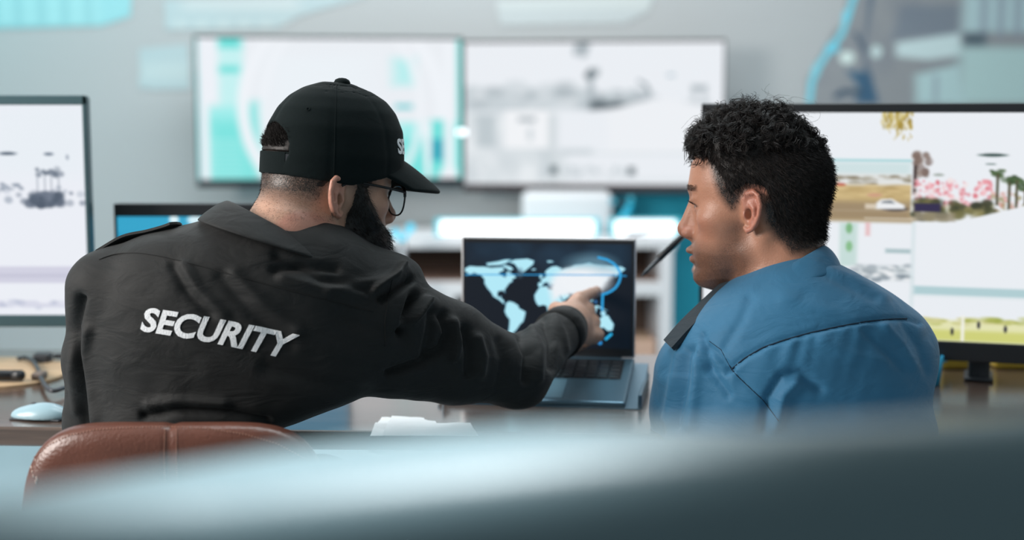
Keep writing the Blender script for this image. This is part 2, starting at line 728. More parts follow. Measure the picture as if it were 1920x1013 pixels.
class PxImg:
    """draws on a screen's picture in photo pixels"""
    def __init__(s, img, f):
        s.i, s.f = img, f

    def rect(s, x0, y0, x1, y1, c, soft=0.006, al=1.0):
        (u0, v0), (u1, v1) = s.f(x0, y0), s.f(x1, y1)
        s.i.rect(u0, v0, u1, v1, c, soft, al)

    def ell(s, cx, cy, rx, ry, c, soft=0.3, al=1.0):
        (u0, v0), (u1, v1) = s.f(cx - rx, cy - ry), s.f(cx + rx, cy + ry)
        s.i.ell((u0 + u1) / 2, (v0 + v1) / 2, abs(u1 - u0) / 2, abs(v1 - v0) / 2, c, soft, al)

    def ring(s, cx, cy, rx, ry, w, c, al=1.0):
        (u0, v0), (u1, v1) = s.f(cx - rx, cy - ry), s.f(cx + rx, cy + ry)
        s.i.ring((u0 + u1) / 2, (v0 + v1) / 2, abs(u1 - u0) / 2, abs(v1 - v0) / 2, w, c, 0.05, al)

    def poly(s, pts, c, soft=0.006, al=1.0):
        s.i.poly([s.f(*p) for p in pts], c, soft, al)

    def line(s, pts, w, c, al=1.0):
        s.i.line([s.f(*p) for p in pts], w, c, 0.003, al)

    def blobs(s, n, x0, y0, x1, y1, r0, r1, cols, al=0.7, asp=1.0):
        for _ in range(n):
            r = random.uniform(r0, r1)
            s.ell(random.uniform(x0, x1), random.uniform(y0, y1), r * asp, r, random.choice(cols), 0.6, al * random.uniform(0.4, 1))


def display(root, w, h, t, bez, img, fm, screen_name='screen', sm=None):
    """flat screen in root's frame: front towards -y, bottom edge at z=0; bez = left,right,top,bottom"""
    bl, br, bt, bb = bez
    b = MB()
    b.box((0, t / 2 + 0.002, h / 2), (w, t, h), bev=min(0.006, t * 0.3))
    e = 0.006
    b.box((-w / 2 + bl / 2, -e / 2 + 0.003, h / 2), (bl, e, h), bev=0.0015, seg=1)
    b.box((w / 2 - br / 2, -e / 2 + 0.003, h / 2), (br, e, h), bev=0.0015, seg=1)
    b.box((0, -e / 2 + 0.003, h - bt / 2), (w, e, bt), bev=0.0015, seg=1)
    b.box((0, -e / 2 + 0.003, bb / 2), (w, e, bb), bev=0.0015, seg=1)
    fr = b.build('frame', fm, root)
    V, Q = img_grid(img, w - bl - br, h - bt - bb)
    V += np.array((-w / 2 + bl, 0.0005, bb))
    s = mk(screen_name, V, Q, sm or M_screen, root, False)
    set_attr(s, 'picture', img.lin())
    return fr, s


WHT = (233, 237, 242)

# wide monitor on the right, behind the man in blue
mz0, mz1 = W(1313, 652, 2.58)[2], W(1313, 194, 2.58)[2]
mw, mh, mrz = 0.80, mz1 - mz0, math.radians(-18)
ml = W(1313, 400, 2.58)
mc = np.array((ml[0] + math.cos(mrz) * mw / 2, ml[1] + math.sin(mrz) * mw / 2, mz0))
BZ = (0.007, 0.007, 0.0165, 0.034)
mon = empty('monitor', mc, 'wide black monitor of four bright camera views behind the man in blue', 'monitor', rz=mrz)
im = Img(440, 248, WHT)
sw, sh = mw - BZ[0] - BZ[1], mh - BZ[2] - BZ[3]
p = PxImg(im, plane_uv(mc, mrz, sw, sh, BZ[3]))
# upper left view
p.rect(1300, 300, 1712, 330, (206, 224, 226), 0.03)
p.rect(1300, 296, 1712, 303, (120, 196, 200), 0.01, 0.8)
p.rect(1300, 322, 1712, 345, (222, 224, 222), 0.02)
p.rect(1300, 342, 1712, 416, (196, 172, 122), 0.02)
p.rect(1300, 372, 1712, 416, (158, 138, 108), 0.03)
p.blobs(40, 1540, 330, 1712, 345, 2, 4, [(140, 130, 110), (170, 165, 150)], 0.8, 3)
p.blobs(26, 1540, 345, 1712, 372, 2, 6, [(214, 190, 140), (176, 150, 100)], 0.7, 4)
p.rect(1560, 394, 1712, 397, (215, 205, 190), 0.004, 0.8)
p.rect(1620, 408, 1712, 412, (228, 220, 205), 0.004, 0.8)
p.rect(1622, 382, 1642, 392, (226, 214, 196), 0.004, 0.8)
p.ell(1576, 346, 10, 3.5, (190, 90, 70), 0.5, 0.8)
p.ell(1640, 366, 14, 4, (205, 150, 130), 0.5, 0.7)
p.ell(1678, 392, 24, 5, (70, 64, 66), 0.5, 0.9)
p.poly([(1642, 392), (1643, 381), (1652, 374), (1672, 373), (1684, 380), (1696, 385), (1696, 392)], (236, 238, 240))
p.poly([(1652, 381), (1656, 377), (1671, 376), (1678, 382)], (120, 126, 132))
p.blobs(60, 1655, 210, 1712, 240, 4, 8, [(176, 150, 56), (150, 124, 44), (205, 186, 110), (232, 226, 205)], 0.8, 0.6)
p.blobs(26, 1665, 232, 1712, 262, 2, 5, [(166, 140, 54), (190, 166, 84)], 0.8, 0.5)
# upper right view
p.rect(1713, 205, 2200, 416, WHT, 0.003)
p.ell(1862, 291, 26, 3.5, (60, 84, 80), 0.6)
p.ell(1858, 308, 10, 2, (110, 130, 128), 0.6, 0.8)
p.ell(1760, 328, 10, 3, (140, 150, 140), 0.6, 0.7)
p.blobs(34, 1713, 288, 1742, 330, 4, 8, [(112, 92, 84), (140, 122, 112)], 0.7)
p.rect(1713, 310, 1718, 366, (70, 56, 52), 0.004)
p.blobs(190, 1716, 338, 1860, 392, 2, 5, [(232, 150, 160), (240, 190, 195), (214, 110, 122), (240, 225, 225)], 0.9)
p.blobs(60, 1860, 360, 1930, 400, 2, 5, [(240, 200, 200), (160, 150, 110), (214, 160, 150)], 0.9)
p.blobs(60, 1713, 378, 1860, 412, 5, 10, [(72, 76, 50), (112, 108, 66), (56, 60, 44), (146, 138, 90)], 0.9, 1.4)
p.rect(1714, 381, 1763, 398, (52, 46, 78), 0.006)
p.rect(1714, 398, 1790, 416, (150, 140, 118), 0.01, 0.8)
for x, y in ((1870, 326), (1892, 340), (1906, 338), (1922, 352)):
    p.blobs(16, x - 12, y - 7, x + 12, y + 7, 2, 4, [(80, 104, 66), (60, 80, 52)], 0.9, 1.8)
    p.rect(x - 1.5, y, x + 1.5, y + 60, (84, 82, 60), 0.003)
p.poly([(1780, 420), (1880, 396), (1930, 384), (2200, 340), (2200, 640), (1780, 640)], WHT)
# lower views
p.rect(1300, 416, 1712, 700, WHT, 0.003)
p.rect(1575, 418, 1606, 500, (198, 220, 216), 0.01)
p.ell(1592, 428, 6, 10, (110, 170, 110), 0.6, 0.8)
p.ell(1592, 462, 6, 10, (120, 180, 120), 0.6, 0.8)
p.rect(1624, 418, 1630, 442, (226, 150, 150), 0.01, 0.7)
p.rect(1660, 466, 1708, 476, (176, 196, 200), 0.006)
p.rect(1600, 496, 1708, 527, (206, 214, 218), 0.02)
p.blobs(44, 1600, 498, 1706, 526, 3, 5, [(130, 142, 152), (160, 170, 176), (238, 240, 242)], 0.9, 2.2)
p.rect(1713, 416, 2200, 536, WHT, 0.003)
p.rect(1709, 416, 1711, 640, (214, 226, 230), 0.003, 0.7)
p.rect(1713, 536, 2200, 570, (176, 205, 210), 0.01)
p.rect(1713, 556, 2200, 572, (206, 222, 222), 0.02)
p.rect(1713, 598, 2200, 650, (226, 226, 178), 0.02)
p.rect(1713, 616, 2200, 660, (206, 208, 122), 0.02)
p.rect(1713, 609, 2200, 616, (240, 236, 214), 0.01)
p.blobs(50, 1730, 598, 2100, 608, 3, 6, [(156, 166, 70), (186, 190, 110), (210, 206, 150)], 0.9, 3)
for x, y in ((1785, 622), (1835, 610), (1885, 618)):
    p.ell(x, y, 3, 7, (50, 50, 60), 0.5)
p.rect(1803, 592, 1807, 640, (240, 240, 230), 0.004)
display(mon, mw, mh, 0.03, BZ, im, M_black)
sx = 0.15
colx = (p.f(1836, 690)[0] - 0.5) * sw
MB().box((colx, 0.055, 0.01), (0.037, 0.03, 0.118), bev=0.006).build('stand_column', M_dgrey, mon)
MB().box((colx, 0.075, -0.0025), (0.05, 0.09, 0.005), bev=0.002).build('stand_base', M_dgrey, mon, loc=(0, 0, 0.7365 - mz0))

# tall bright monitor at the left edge
Y0 = 2.56
lz0, lz1 = W(170, 613, Y0)[2], W(163, 179, Y0)[2]
lx1 = W(168, 400, Y0)[0]
lw = 0.70
lc = np.array((lx1 - lw / 2, Y0, lz0))
BZ = (0.007, 0.007, 0.017, 0.022)
mon2 = empty('monitor', lc, 'bright monitor with a grey metal frame cut off by the left edge of the photo', 'monitor')
im = Img(360, 210, (234, 237, 244))
p = PxImg(im, plane_uv(lc, 0, lw - 0.014, lz1 - lz0 - 0.039, 0.022))
p.rect(-900, 196, 170, 330, (231, 237, 243), 0.1)
p.ell(14, 288, 16, 3, (70, 86, 104), 0.7)
p.ell(91, 289, 9, 3, (110, 124, 140), 0.7)
p.ell(126, 295, 3, 5, (160, 170, 184), 0.7)
p.blobs(60, -300, 352, 160, 384, 3, 7, [(160, 170, 184), (196, 202, 214), (120, 130, 146)], 0.7, 1.2)
p.blobs(80, 52, 364, 115, 386, 3, 8, [(76, 88, 104), (110, 120, 136)], 0.8, 1.3)
for x in (70, 84, 96, 110):
    p.rect(x - 1.5, 318, x + 1.5, 380, (96, 106, 122), 0.006, 0.8)
p.blobs(20, 66, 316, 114, 330, 3, 6, [(90, 102, 118), (130, 140, 154)], 0.8, 1.2)
p.blobs(16, 0, 344, 44, 356, 2, 4, [(150, 160, 174)], 0.8, 1.6)
p.rect(-900, 500, 170, 531, (208, 208, 224), 0.01)
p.rect(-900, 514, 170, 520, (194, 194, 212), 0.02)
p.rect(-900, 564, 170, 577, (214, 216, 230), 0.01)
p.blobs(24, -100, 564, 160, 580, 3, 6, [(184, 190, 210), (236, 238, 246)], 0.7, 2)
display(mon2, lw, lz1 - lz0, 0.028, BZ, im, M_teal_frame)
MB().box((0, 0.05, 0.03), (0.08, 0.03, 0.14), bev=0.006).build('stand_column', M_metal, mon2)
MB().box((0, 0.03, 0.0), (0.26, 0.18, 0.010), bev=0.004).build('stand_base', M_metal, mon2, loc=(0, 0, 0.7425 - lz0))

# low monitor half hidden behind the man in black
Y0 = 2.66
sz1 = W(215, 382, Y0)[2]
sx0 = W(214, 400, Y0)[0]
sw_, sz0 = 0.44, 0.752
c3 = np.array((sx0 + sw_ / 2, Y0, sz0))
BZ = (0.005, 0.005, 0.024, 0.02)
mon3 = empty('monitor', c3, 'low dark monitor with a cyan picture behind the shoulder of the man in black', 'monitor')
im = Img(260, 160, (44, 150, 190))
p = PxImg(im, plane_uv(c3, 0, sw_ - 0.01, sz1 - sz0 - 0.044, 0.02))
p.rect(200, 405, 700, 440, (60, 168, 205), 0.06, 0.8)
p.ell(326, 412, 9, 9, (225, 245, 250), 0.6)
p.ell(366, 413, 15, 9, (215, 240, 248), 0.6)
p.ell(386, 424, 8, 6, (150, 215, 230), 0.6)
p.rect(206, 405, 216, 440, (25, 110, 145), 0.02)
display(mon3, sw_, sz1 - sz0, 0.02, BZ, im, M_black)
MB().box((0, 0.035, 0.06), (0.06, 0.02, 0.12), bev=0.004).box((0, 0.03, 0.0), (0.2, 0.11, 0.008), bev=0.003).build('stand', M_dgrey, mon3, loc=(0, 0, 0.7355 - sz0))

# two wall screens
TVY = 5.47


def wall_tv(x0, x1, ytop0, ybot0, Yl, Yr, label, paint, fm):
    a, b = W(x0, ytop0, Yl), W(x1, ytop0, Yr)
    rz = math.atan2(Yr - Yl, b[0] - a[0])
    w = math.hypot(b[0] - a[0], Yr - Yl)
    z1, z0 = a[2], W(x0, ybot0, Yl)[2]
    c = np.array(((a[0] + b[0]) / 2, (Yl + Yr) / 2, z0))
    root = empty('wall_screen', c, label, 'television', group='wide screens on the back wall', rz=rz)
    im = Img(300, 170, WHT)
    bz = (0.006, 0.006, 0.010, 0.030)
    paint(PxImg(im, plane_uv(c, rz, w - 0.012, z1 - z0 - 0.04, 0.030)), im)
    display(root, w, z1 - z0, 0.03, bz, im, fm)
    MB().box((0, 0.055, (z1 - z0) / 2), (0.3, 0.05, 0.2), bev=0.005).build('wall_mount', M_metal, root)
    return root


def paint_aqua(p, im):
    A, B, C = (100, 220, 214), (160, 236, 234), (50, 190, 196)
    p.rect(408, 72, 460, 345, (196, 240, 240), 0.03)
    p.rect(410, 72, 450, 90, A, 0.03)
    p.rect(412, 124, 448, 136, A, 0.03)
    p.rect(385, 200, 480, 345, B, 0.06)
    p.rect(388, 225, 470, 345, A, 0.1, 0.6)
    for i in range(9):
        p.rect(392, 262 + i * 9, 480, 265 + i * 9, (205, 244, 244), 0.012, 0.5)
    p.rect(362, 140, 372, 350, C, 0.03, 0.7)
    p.rect(374, 70, 407, 190, (236, 240, 246), 0.01)
    p.rect(376, 180, 394, 345, (236, 240, 246), 0.01)
    p.rect(496, 100, 700, 345, (234, 240, 245), 0.14)
    p.rect(362, 66, 374, 352, (60, 200, 200), 0.02, 0.9)
    p.rect(455, 190, 490, 345, A, 0.06, 0.6)
    p.ring(640, 200, 188, 190, 0.06, (238, 242, 247))
    p.rect(745, 230, 862, 345, B, 0.05)
    p.rect(745, 260, 800, 345, A, 0.06, 0.7)
    p.rect(738, 110, 775, 160, B, 0.06, 0.7)
    p.rect(742, 196, 772, 204, C, 0.02, 0.8)
    p.rect(812, 225, 832, 345, A, 0.03)
    p.rect(812, 262, 830, 300, (30, 150, 176), 0.03)
    p.ring(640, 200, 150, 180, 0.05, (238, 242, 247), 0.8)
    p.poly([(792, 230), (808, 230), (806, 345), (800, 345)], (238, 242, 247))
    p.rect(832, 80, 850, 345, (238, 242, 247), 0.02)
    p.ell(842, 340, 22, 26, (238, 242, 247), 0.5)
    p.rect(857, 70, 870, 350, A, 0.01)


def paint_grey(p, im):
    G1, G2, G3 = (198, 207, 212), (158, 169, 175), (84, 96, 102)
    p.rect(868, 165, 1108, 210, G1, 0.04)
    p.blobs(50, 870, 160, 1108, 205, 5, 12, [G1, G2, (222, 227, 231)], 0.6, 2)
    p.rect(868, 212, 1060, 345, (216, 223, 227), 0.05)
    p.blobs(46, 870, 212, 1050, 345, 8, 20, [G1, (226, 231, 235), (236, 240, 243)], 0.7)
    p.rect(892, 215, 930, 276, (190, 200, 205), 0.03)
    p.rect(946, 207, 1030, 278, (240, 242, 245), 0.01)
    p.rect(972, 220, 1004, 228, G2, 0.015)
    p.rect(990, 240, 998, 264, G1, 0.015)
    p.rect(1030, 215, 1046, 345, (206, 214, 218), 0.03)
    p.rect(1045, 205, 1360, 285, WHT, 0.03)
    p.rect(1090, 78, 1100, 105, G2, 0.02, 0.7)
    p.blobs(12, 1078, 84, 1102, 104, 4, 8, [G2], 0.7)
    p.rect(1104, 132, 1112, 206, G2, 0.02)
    p.blobs(18, 1100, 128, 1120, 146, 4, 7, [G3, G2], 0.7)
    p.poly([(1108, 190), (1150, 183), (1215, 186), (1160, 204), (1108, 206)], G3, 0.02)
    p.blobs(26, 1112, 170, 1220, 190, 4, 8, [G2, G1], 0.7, 2)
    p.line([(1198, 152), (1212, 160), (1218, 176)], 0.007, G2)
    p.rect(1298, 160, 1304, 200, G2, 0.02, 0.6)
    p.rect(1318, 160, 1324, 200, G2, 0.02, 0.6)
    p.rect(1298, 160, 1324, 170, G2, 0.02, 0.8)
    p.rect(1284, 190, 1330, 206, (196, 204, 209), 0.03)
    p.ell(1258, 141, 8, 2.5, (150, 176, 190), 0.6)
    p.poly([(1140, 206), (1225, 184), (1290, 192), (1360, 205), (1360, 285), (1140, 285)], (236, 239, 243), 0.03)
    p.rect(1050, 280, 1110, 290, G1, 0.03)
    p.rect(1110, 286, 1360, 290, (214, 222, 226), 0.02)
    p.rect(1032, 312, 1044, 326, (66, 82, 88), 0.015)
    p.rect(1178, 314, 1190, 328, (66, 82, 88), 0.015)
    p.blobs(26, 1048, 314, 1170, 328, 4, 6, [(196, 205, 210), G1], 0.8)
    p.rect(1050, 334, 1360, 340, (214, 222, 226), 0.02, 0.7)


wall_tv(363, 867, 66, 352, 5.33, 5.47, 'wide wall screen of aqua and white graphics behind the black cap', paint_aqua, M_tvblack)
wall_tv(868, 1361, 76, 359, 5.47, 5.36, 'wide wall screen of washed-out grey camera views between the two men', paint_grey, M_bronze)

lamp = empty('puck_lamp', W(866, 248, 5.28), 'small round white lamp glowing between the two wall screens', 'lamp')
MB().lathe([(0.0, -0.012), (0.016, -0.010), (0.020, 0.0), (0.016, 0.010), (0.0, 0.012)], n=20).build('lamp_glass', M_ledw, lamp, True)
MB().tube([(0, 0.02, 0), (0, 0.30, 0)], 0.008).build('lamp_arm', M_metal, lamp, True)

# ------------------------------------------------------------------ glass reflections and projected light painted as flat patches on the back wall
def painted_patch(name, px_poly, img_fn, label, cat, x0, y0, x1, y1, n=(150, 80)):
    Y = WY - 0.004
    a, b = W(x0, y0, Y), W(x1, y1, Y)
    w, h = b[0] - a[0], a[2] - b[2]
    im = Img(n[0], n[1], (165, 182, 187))
    pp = PxImg(im, lambda px, py: ((W(px, py, Y)[0] - a[0]) / w, (a[2] - W(px, py, Y)[2]) / h))
    img_fn(pp, im)
    V, Q = img_grid(im, w, h)
    keep = polydist(im.u.ravel(), im.v.ravel(), [pp.f(*q) for q in px_poly]) > 0
    fk = keep[Q].any(1)
    used = np.unique(Q[fk])
    re = np.full(len(V), -1)
    re[used] = np.arange(len(used))
    V2, Q2 = V[used], re[Q[fk]]
    nn = len(V2)
    V3 = np.concatenate([V2, V2 + np.array((0, 0.003, 0))])
    o = mk(name, V3 + np.array((0, 0, 0)), np.concatenate([Q2, Q2[:, ::-1] + nn]), M_wall_light, None, False, (a[0], Y, b[2]))
    L = im.lin()[used]
    set_attr(o, 'picture', np.concatenate([L, L]))
    return tag(o, label, cat)


def paint_reflection(p, im):  # coat shape mirrored in glass, painted as a flat cutout
    im.a[:] = np.array((143, 147, 151)) / 255
    p.blobs(50, 1500, -10, 1930, 200, 18, 40, [(134, 139, 146), (148, 152, 156), (128, 134, 142)], 0.5)
    p.ell(1560, 22, 22, 32, (205, 212, 210), 0.5, 0.8)
    p.poly([(1627, -10), (1640, -10), (1622, 90), (1646, 195), (1600, 195), (1618, 150)], (88, 104, 122), 0.02, 0.8)
    p.poly([(1601, 62), (1606, 60), (1624, 92), (1620, 100)], (60, 80, 102), 0.02)
    p.poly([(1588, 132), (1630, 136), (1646, 192), (1608, 192), (1612, 165)], (52, 92, 122), 0.03, 0.9)
    p.line([(1568, 180), (1582, 172), (1612, 172)], 0.012, (60, 84, 104))
    p.ell(1588, 108, 14, 12, (215, 232, 228), 0.4)
    p.ell(1643, 97, 10, 12, (200, 220, 220), 0.5)
    p.poly([(1680, 80), (1800, 60), (1805, 104), (1740, 112), (1680, 106)], (200, 220, 222), 0.03)
    p.poly([(1690, 12), (1800, 10), (1800, 62), (1670, 76)], (112, 124, 138), 0.05, 0.7)
    p.rect(1806, -10, 1940, 60, (176, 202, 206), 0.05)
    for x in (1840, 1872, 1904):
        p.rect(x, -10, x + 10, 70, (140, 152, 166), 0.03, 0.8)
    p.rect(1808, 62, 1848, 88, (86, 102, 112), 0.03)
    p.rect(1800, 88, 1940, 195, (176, 204, 204), 0.06)
    p.poly([(1716, 140), (1800, 120), (1810, 195), (1716, 195)], (178, 206, 208), 0.04)
    p.rect(1752, 142, 1757, 190, (146, 158, 170), 0.02)
    p.line([(1602, -10), (1589, 32), (1578, 64), (1556, 92), (1536, 122), (1522, 152), (1518, 190)], 0.012, (120, 210, 228))
    p.ell(1586, 30, 8, 9, (112, 214, 236), 0.5)
    p.ell(1560, 90, 12, 9, (112, 210, 232), 0.5)
    p.ell(1529, 132, 8, 14, (126, 208, 224), 0.5)


painted_patch('wall_reflection', [(1597, -30), (1582, 30), (1550, 86), (1530, 120), (1514, 150), (1511, 215), (1950, 215), (1950, -30)], paint_reflection,
      'blurred painted reflection of a grey coat with a cyan outline on the wall above the right monitor', 'reflection', 1500, -30, 1950, 215, (200, 110))
painted_patch('wall_light_patch', [(930, 2), (1226, -8), (1215, 22), (1170, 44), (940, 48)], lambda p, im: (im.a.__setitem__(slice(None), np.array((188, 197, 199)) / 255.0), p.rect(925, -10, 1230, 16, (196, 204, 204), 0.1), p.rect(1225, -10, 1240, 30, (176, 194, 200), 0.05)),
      'long pale patch of painted light along the top edge above the right wall screen', 'light patch', 920, -12, 1240, 52)
painted_patch('wall_light_patch', [(310, 0), (690, -8), (560, 30), (520, 52), (312, 56)], lambda p, im: (im.a.__setitem__(slice(None), np.array((178, 196, 200)) / 255.0), [p.rect(325 + i * 40, 36, 352 + i * 40, 54, (188, 203, 205), 0.02) for i in range(6)], p.rect(340, -10, 560, 20, (192, 203, 205), 0.08)),
      'pale patch of painted light with faint bars on the wall above the aqua wall screen', 'light patch', 300, -12, 700, 60)
painted_patch('wall_light_patch', [(262, 92), (352, 84), (356, 168), (262, 166)], lambda p, im: (im.a.__setitem__(slice(None), np.array((176, 195, 199)) / 255.0), p.rect(264, 118, 356, 150, (186, 203, 205), 0.2)),
      'small pale square of painted light on the wall left of the aqua wall screen', 'light patch', 255, 80, 360, 172, (60, 50))
painted_patch('wall_light_patch', [(-10, -10), (246, -12), (244, 30), (190, 48), (-10, 54)], lambda p, im: (im.a.__setitem__(slice(None), np.array((142, 196, 202)) / 255.0), [p.rect(-5 + i * 44, -12, 28 + i * 44, 46, (160, 212, 216), 0.06) for i in range(6)], p.rect(185, -20, 250, 60, (150, 206, 212), 0.1)),
      'cyan striped patch of painted light on the wall in the upper left corner', 'light patch', -20, -14, 250, 58)

# ------------------------------------------------------------------ desk the men work at
desk = empty('desk', (0.1, 2.405, 0), 'long dark wooden desk the two men sit at', 'desk', rz=math.radians(-3))
MB().box((0, 0, 0.715), (3.0, 0.70, 0.030), bev=0.004).build('desk_top', M_wood, desk)
for sx_ in (-1, 1):
    for sy_ in (-1, 1):
        MB().box((sx_ * 1.42, sy_ * 0.29, 0.35), (0.05, 0.05, 0.70), bev=0.004).build('leg', M_metal, desk)
MB().box((0, 0.30, 0.665), (2.8, 0.02, 0.07)).build('crossbar', M_metal, desk)
DZ = 0.7305

# mouse
mo = W(77, 778, 2.165)
mouse = empty('computer_mouse', (mo[0], 2.16, DZ), 'pale blue computer mouse on the desk left of the man in black', 'mouse', rz=math.radians(80))
mv, mq = snet(lambda P: smax(smin(ell(P, (0, 0, 0.004), (0.030, 0.056, 0.021)), ell(P, (0, -0.012, 0.006), (0.027, 0.04, 0.022)), 0.01), -(P[:, 2] - 0.002), 0.002), (-0.035, -0.06, -0.002), (0.035, 0.06, 0.035), 0.0022)
mk('shell', lap(mv, mq), mq, M_mouse, mouse)
mouse.scale = (0.84, 0.84, 0.84)
MB().box((0, 0, 0.0015), (0.048, 0.098, 0.003), bev=0.001).build('underside', M_dgrey, mouse)
MB().lathe([(0.0, 0.0), (0.005, 0.0006), (0.005, 0.001), (0.0, 0.0012)], (0, 0.012, 0.0275), 12).build('button', M_dgrey, mouse, True)

# tan board, marker, cables
tb = W(20, 706, 2.53)
V = []
for z in (0.0, 0.004, 0.005):
    for j in range(40):
        q = 2 * pi * j / 40
        k = 0.985 if z == 0.005 else 1
        V.append((0.30 * k * np.sign(math.cos(q)) * abs(math.cos(q)) ** 0.7, 0.165 * k * np.sign(math.sin(q)) * abs(math.sin(q)) ** 0.7, z))
Fb = [(i * 40 + j, i * 40 + (j + 1) % 40, (i + 1) * 40 + (j + 1) % 40, (i + 1) * 40 + j) for i in range(2) for j in range(40)] + [tuple(range(40))[::-1], tuple(80 + j for j in range(40))]
tag(mk('wooden_board', V, Fb, M_tan, None, False, (W(118, 710, 2.5)[0] - 0.30, 2.53, DZ)), 'pale tan wooden board lying on the desk under the left monitor', 'board')
BZT = DZ + 0.0062
mk_p = W(48, 712, 2.44)
marker = empty('marker_pen', (mk_p[0] - 0.07, 2.44, BZT + 0.010), 'thick black marker pen lying on the tan board', 'pen')
MB().tube([(-0.07, 0, 0), (-0.068, 0, 0), (0.05, -0.006, 0), (0.0505, -0.006, 0)], [0.006, 0.0095, 0.0095, 0.008], 14).build('barrel', M_black, marker, True)
MB().tube([(0.0505, -0.006, 0), (0.066, -0.0068, 0), (0.0705, -0.007, 0)], [0.0098, 0.0098, 0.006], 14).build('cap', M_black, marker, True)
cab = empty('power_cable', (W(75, 690, 2.6)[0], 2.6, BZT + 0.006), 'tangled grey cable with a plug on the tan board', 'cable')


def cpts(lst):
    return [tuple(W(x, y, Y) - np.array(cab.location)) for x, y, Y in lst]


def cat(pts, n=6):
    P = [np.array(q, float) for q in pts]
    P = [2 * P[0] - P[1]] + P + [2 * P[-1] - P[-2]]
    out = []
    for i in range(1, len(P) - 2):
        for j in range(n):
            t = j / n
            out.append(0.5 * ((2 * P[i]) + (-P[i - 1] + P[i + 1]) * t + (2 * P[i - 1] - 5 * P[i] + 4 * P[i + 1] - P[i + 2]) * t * t + (-P[i - 1] + 3 * P[i] - 3 * P[i + 1] + P[i + 2]) * t ** 3))
    out.append(P[-2])
    return out


def flat(lst):
    """pixels to points lying on the board"""
    o = []
    for x, y in lst:
        Y = (CAMZ - BZT - 0.005) * F / (y - 211.0)
        for _ in range(4):
            q = W(x, y, Y)
            Y += (q[2] - BZT - 0.005) / 0.2
        o.append(tuple(W(x, y, Y) - np.array(cab.location)))
    return o


MB().tube(cat(flat([(34, 673), (46, 671), (60, 676), (70, 690), (76, 706), (84, 722), (98, 733), (122, 727), (150, 716)])), 0.004, 8).build('wire', M_dgrey, cab, True)
q = flat([(80, 672)])[0]
MB().box(q, (0.032, 0.03, 0.022), bev=0.005).tube([(q[0] + 0.02, q[1], q[2] + 0.004), (q[0] + 0.05, q[1] + 0.01, q[2] + 0.003)], 0.005).build('plug', M_dgrey, cab)
q = flat([(74, 704)])[0]
MB().box(q, (0.022, 0.03, 0.012), bev=0.004).build('connector', mat('brown_grey_plastic', (0.16, 0.12, 0.1, 1), 0.5), cab)

# ------------------------------------------------------------------ laptop on its stand
lrz, lrx = math.radians(-9), math.radians(10)
hc = Vector(W(1026, 668, 2.455))
LB = Matrix.Translation(hc) @ Matrix.Rotation(lrz, 4, 'Z') @ Matrix.Rotation(lrx, 4, 'X')
lap_ = empty('laptop', (0, 0, 0), 'open laptop showing a glowing blue world map at the pointing hand', 'laptop')
lap_.matrix_world = LB
LW, LD = 0.306, 0.212
MB().box((0, -LD / 2, -0.004), (LW, LD, 0.011), bev=0.004).build('base', M_slate, lap_)
MB().box((0, -0.158, 0.0018), (0.10, 0.085, 0.0006), bev=0.0002, seg=1).build('trackpad', mat('trackpad_glass', (0.10, 0.2, 0.27, 1), 0.3), lap_)
kb = MB().box((0, -0.062, 0.0018), (0.274, 0.094, 0.0006)).build('keyboard', M_black, lap_)
M_key = mat('black_keys', (0.02, 0.022, 0.026, 1), 0.3)
keyme = MB().box((0, 0, 0.0011), (0.0158, 0.0148, 0.0018), bev=0.0007, seg=2).build('key', M_key, kb)
first = True
for r in range(5):
    for c in range(14):
        if r == 4 and 4 <= c <= 8 and c != 6:
            continue
        o = keyme if first else keyme.copy()
        if not first:
            COL.objects.link(o)
            o.parent = kb
        first = False
        o.location = (-0.1255 + c * 0.0193, -0.0265 - r * 0.0182, 0.0022)
        if r == 4 and c == 6:
            o.scale = (5.8, 1, 1)
# lid
lidr = Matrix.Rotation(math.radians(-7) - lrx * 0.4, 4, 'X')
LH = 0.208
def lidv(V):
    return [tuple(lidr @ Vector(v)) for v in V]
b = MB().box((0, 0.004, LH / 2), (LW, 0.006, LH), bev=0.0028)
b.V = lidv(b.V)
b.build('lid', M_silver, lap_)
b = MB().box((0, 0.0004, LH / 2), (LW - 0.006, 0.002, LH - 0.006), bev=0.0008, seg=1)
b.V = lidv(b.V)
b.build('bezel', M_black, lap_)
b = MB().tube([(-0.13, 0.002, 0), (0.13, 0.002, 0)], 0.0045, 12)
b.build('hinge', M_dgrey, lap_, True)

im = Img(420, 270, (12, 22, 32))
scw, sch = LW - 0.014, LH - 0.026
LBL = LB @ lidr
_li = LBL.inverted()


def lap_uv(px, py):
    o = Vector((0, 0, CAMZ))
    d = Vector(W(px, py, 1.0)) - o
    o2, d2 = _li @ o, _li.to_3x3() @ d
    t = (-0.0008 - o2.y) / d2.y
    q = o2 + d2 * t
    return (q.x + scw / 2) / scw, 1 - (q.z - 0.016) / sch


p = PxImg(im, lap_uv)
im.rect(0, 0, 1, 0.2, (26, 48, 66), 0.25, 0.8)
im.blobs(14, 0, 0.0, 1, 0.2, 0.05, 0.12, [(34, 60, 80), (20, 40, 56)], 0.5)


def geo(lst):
    return [(870 + (lo + 168) * 0.875, 487 + (82 - la) * 1.115) for lo, la in lst]


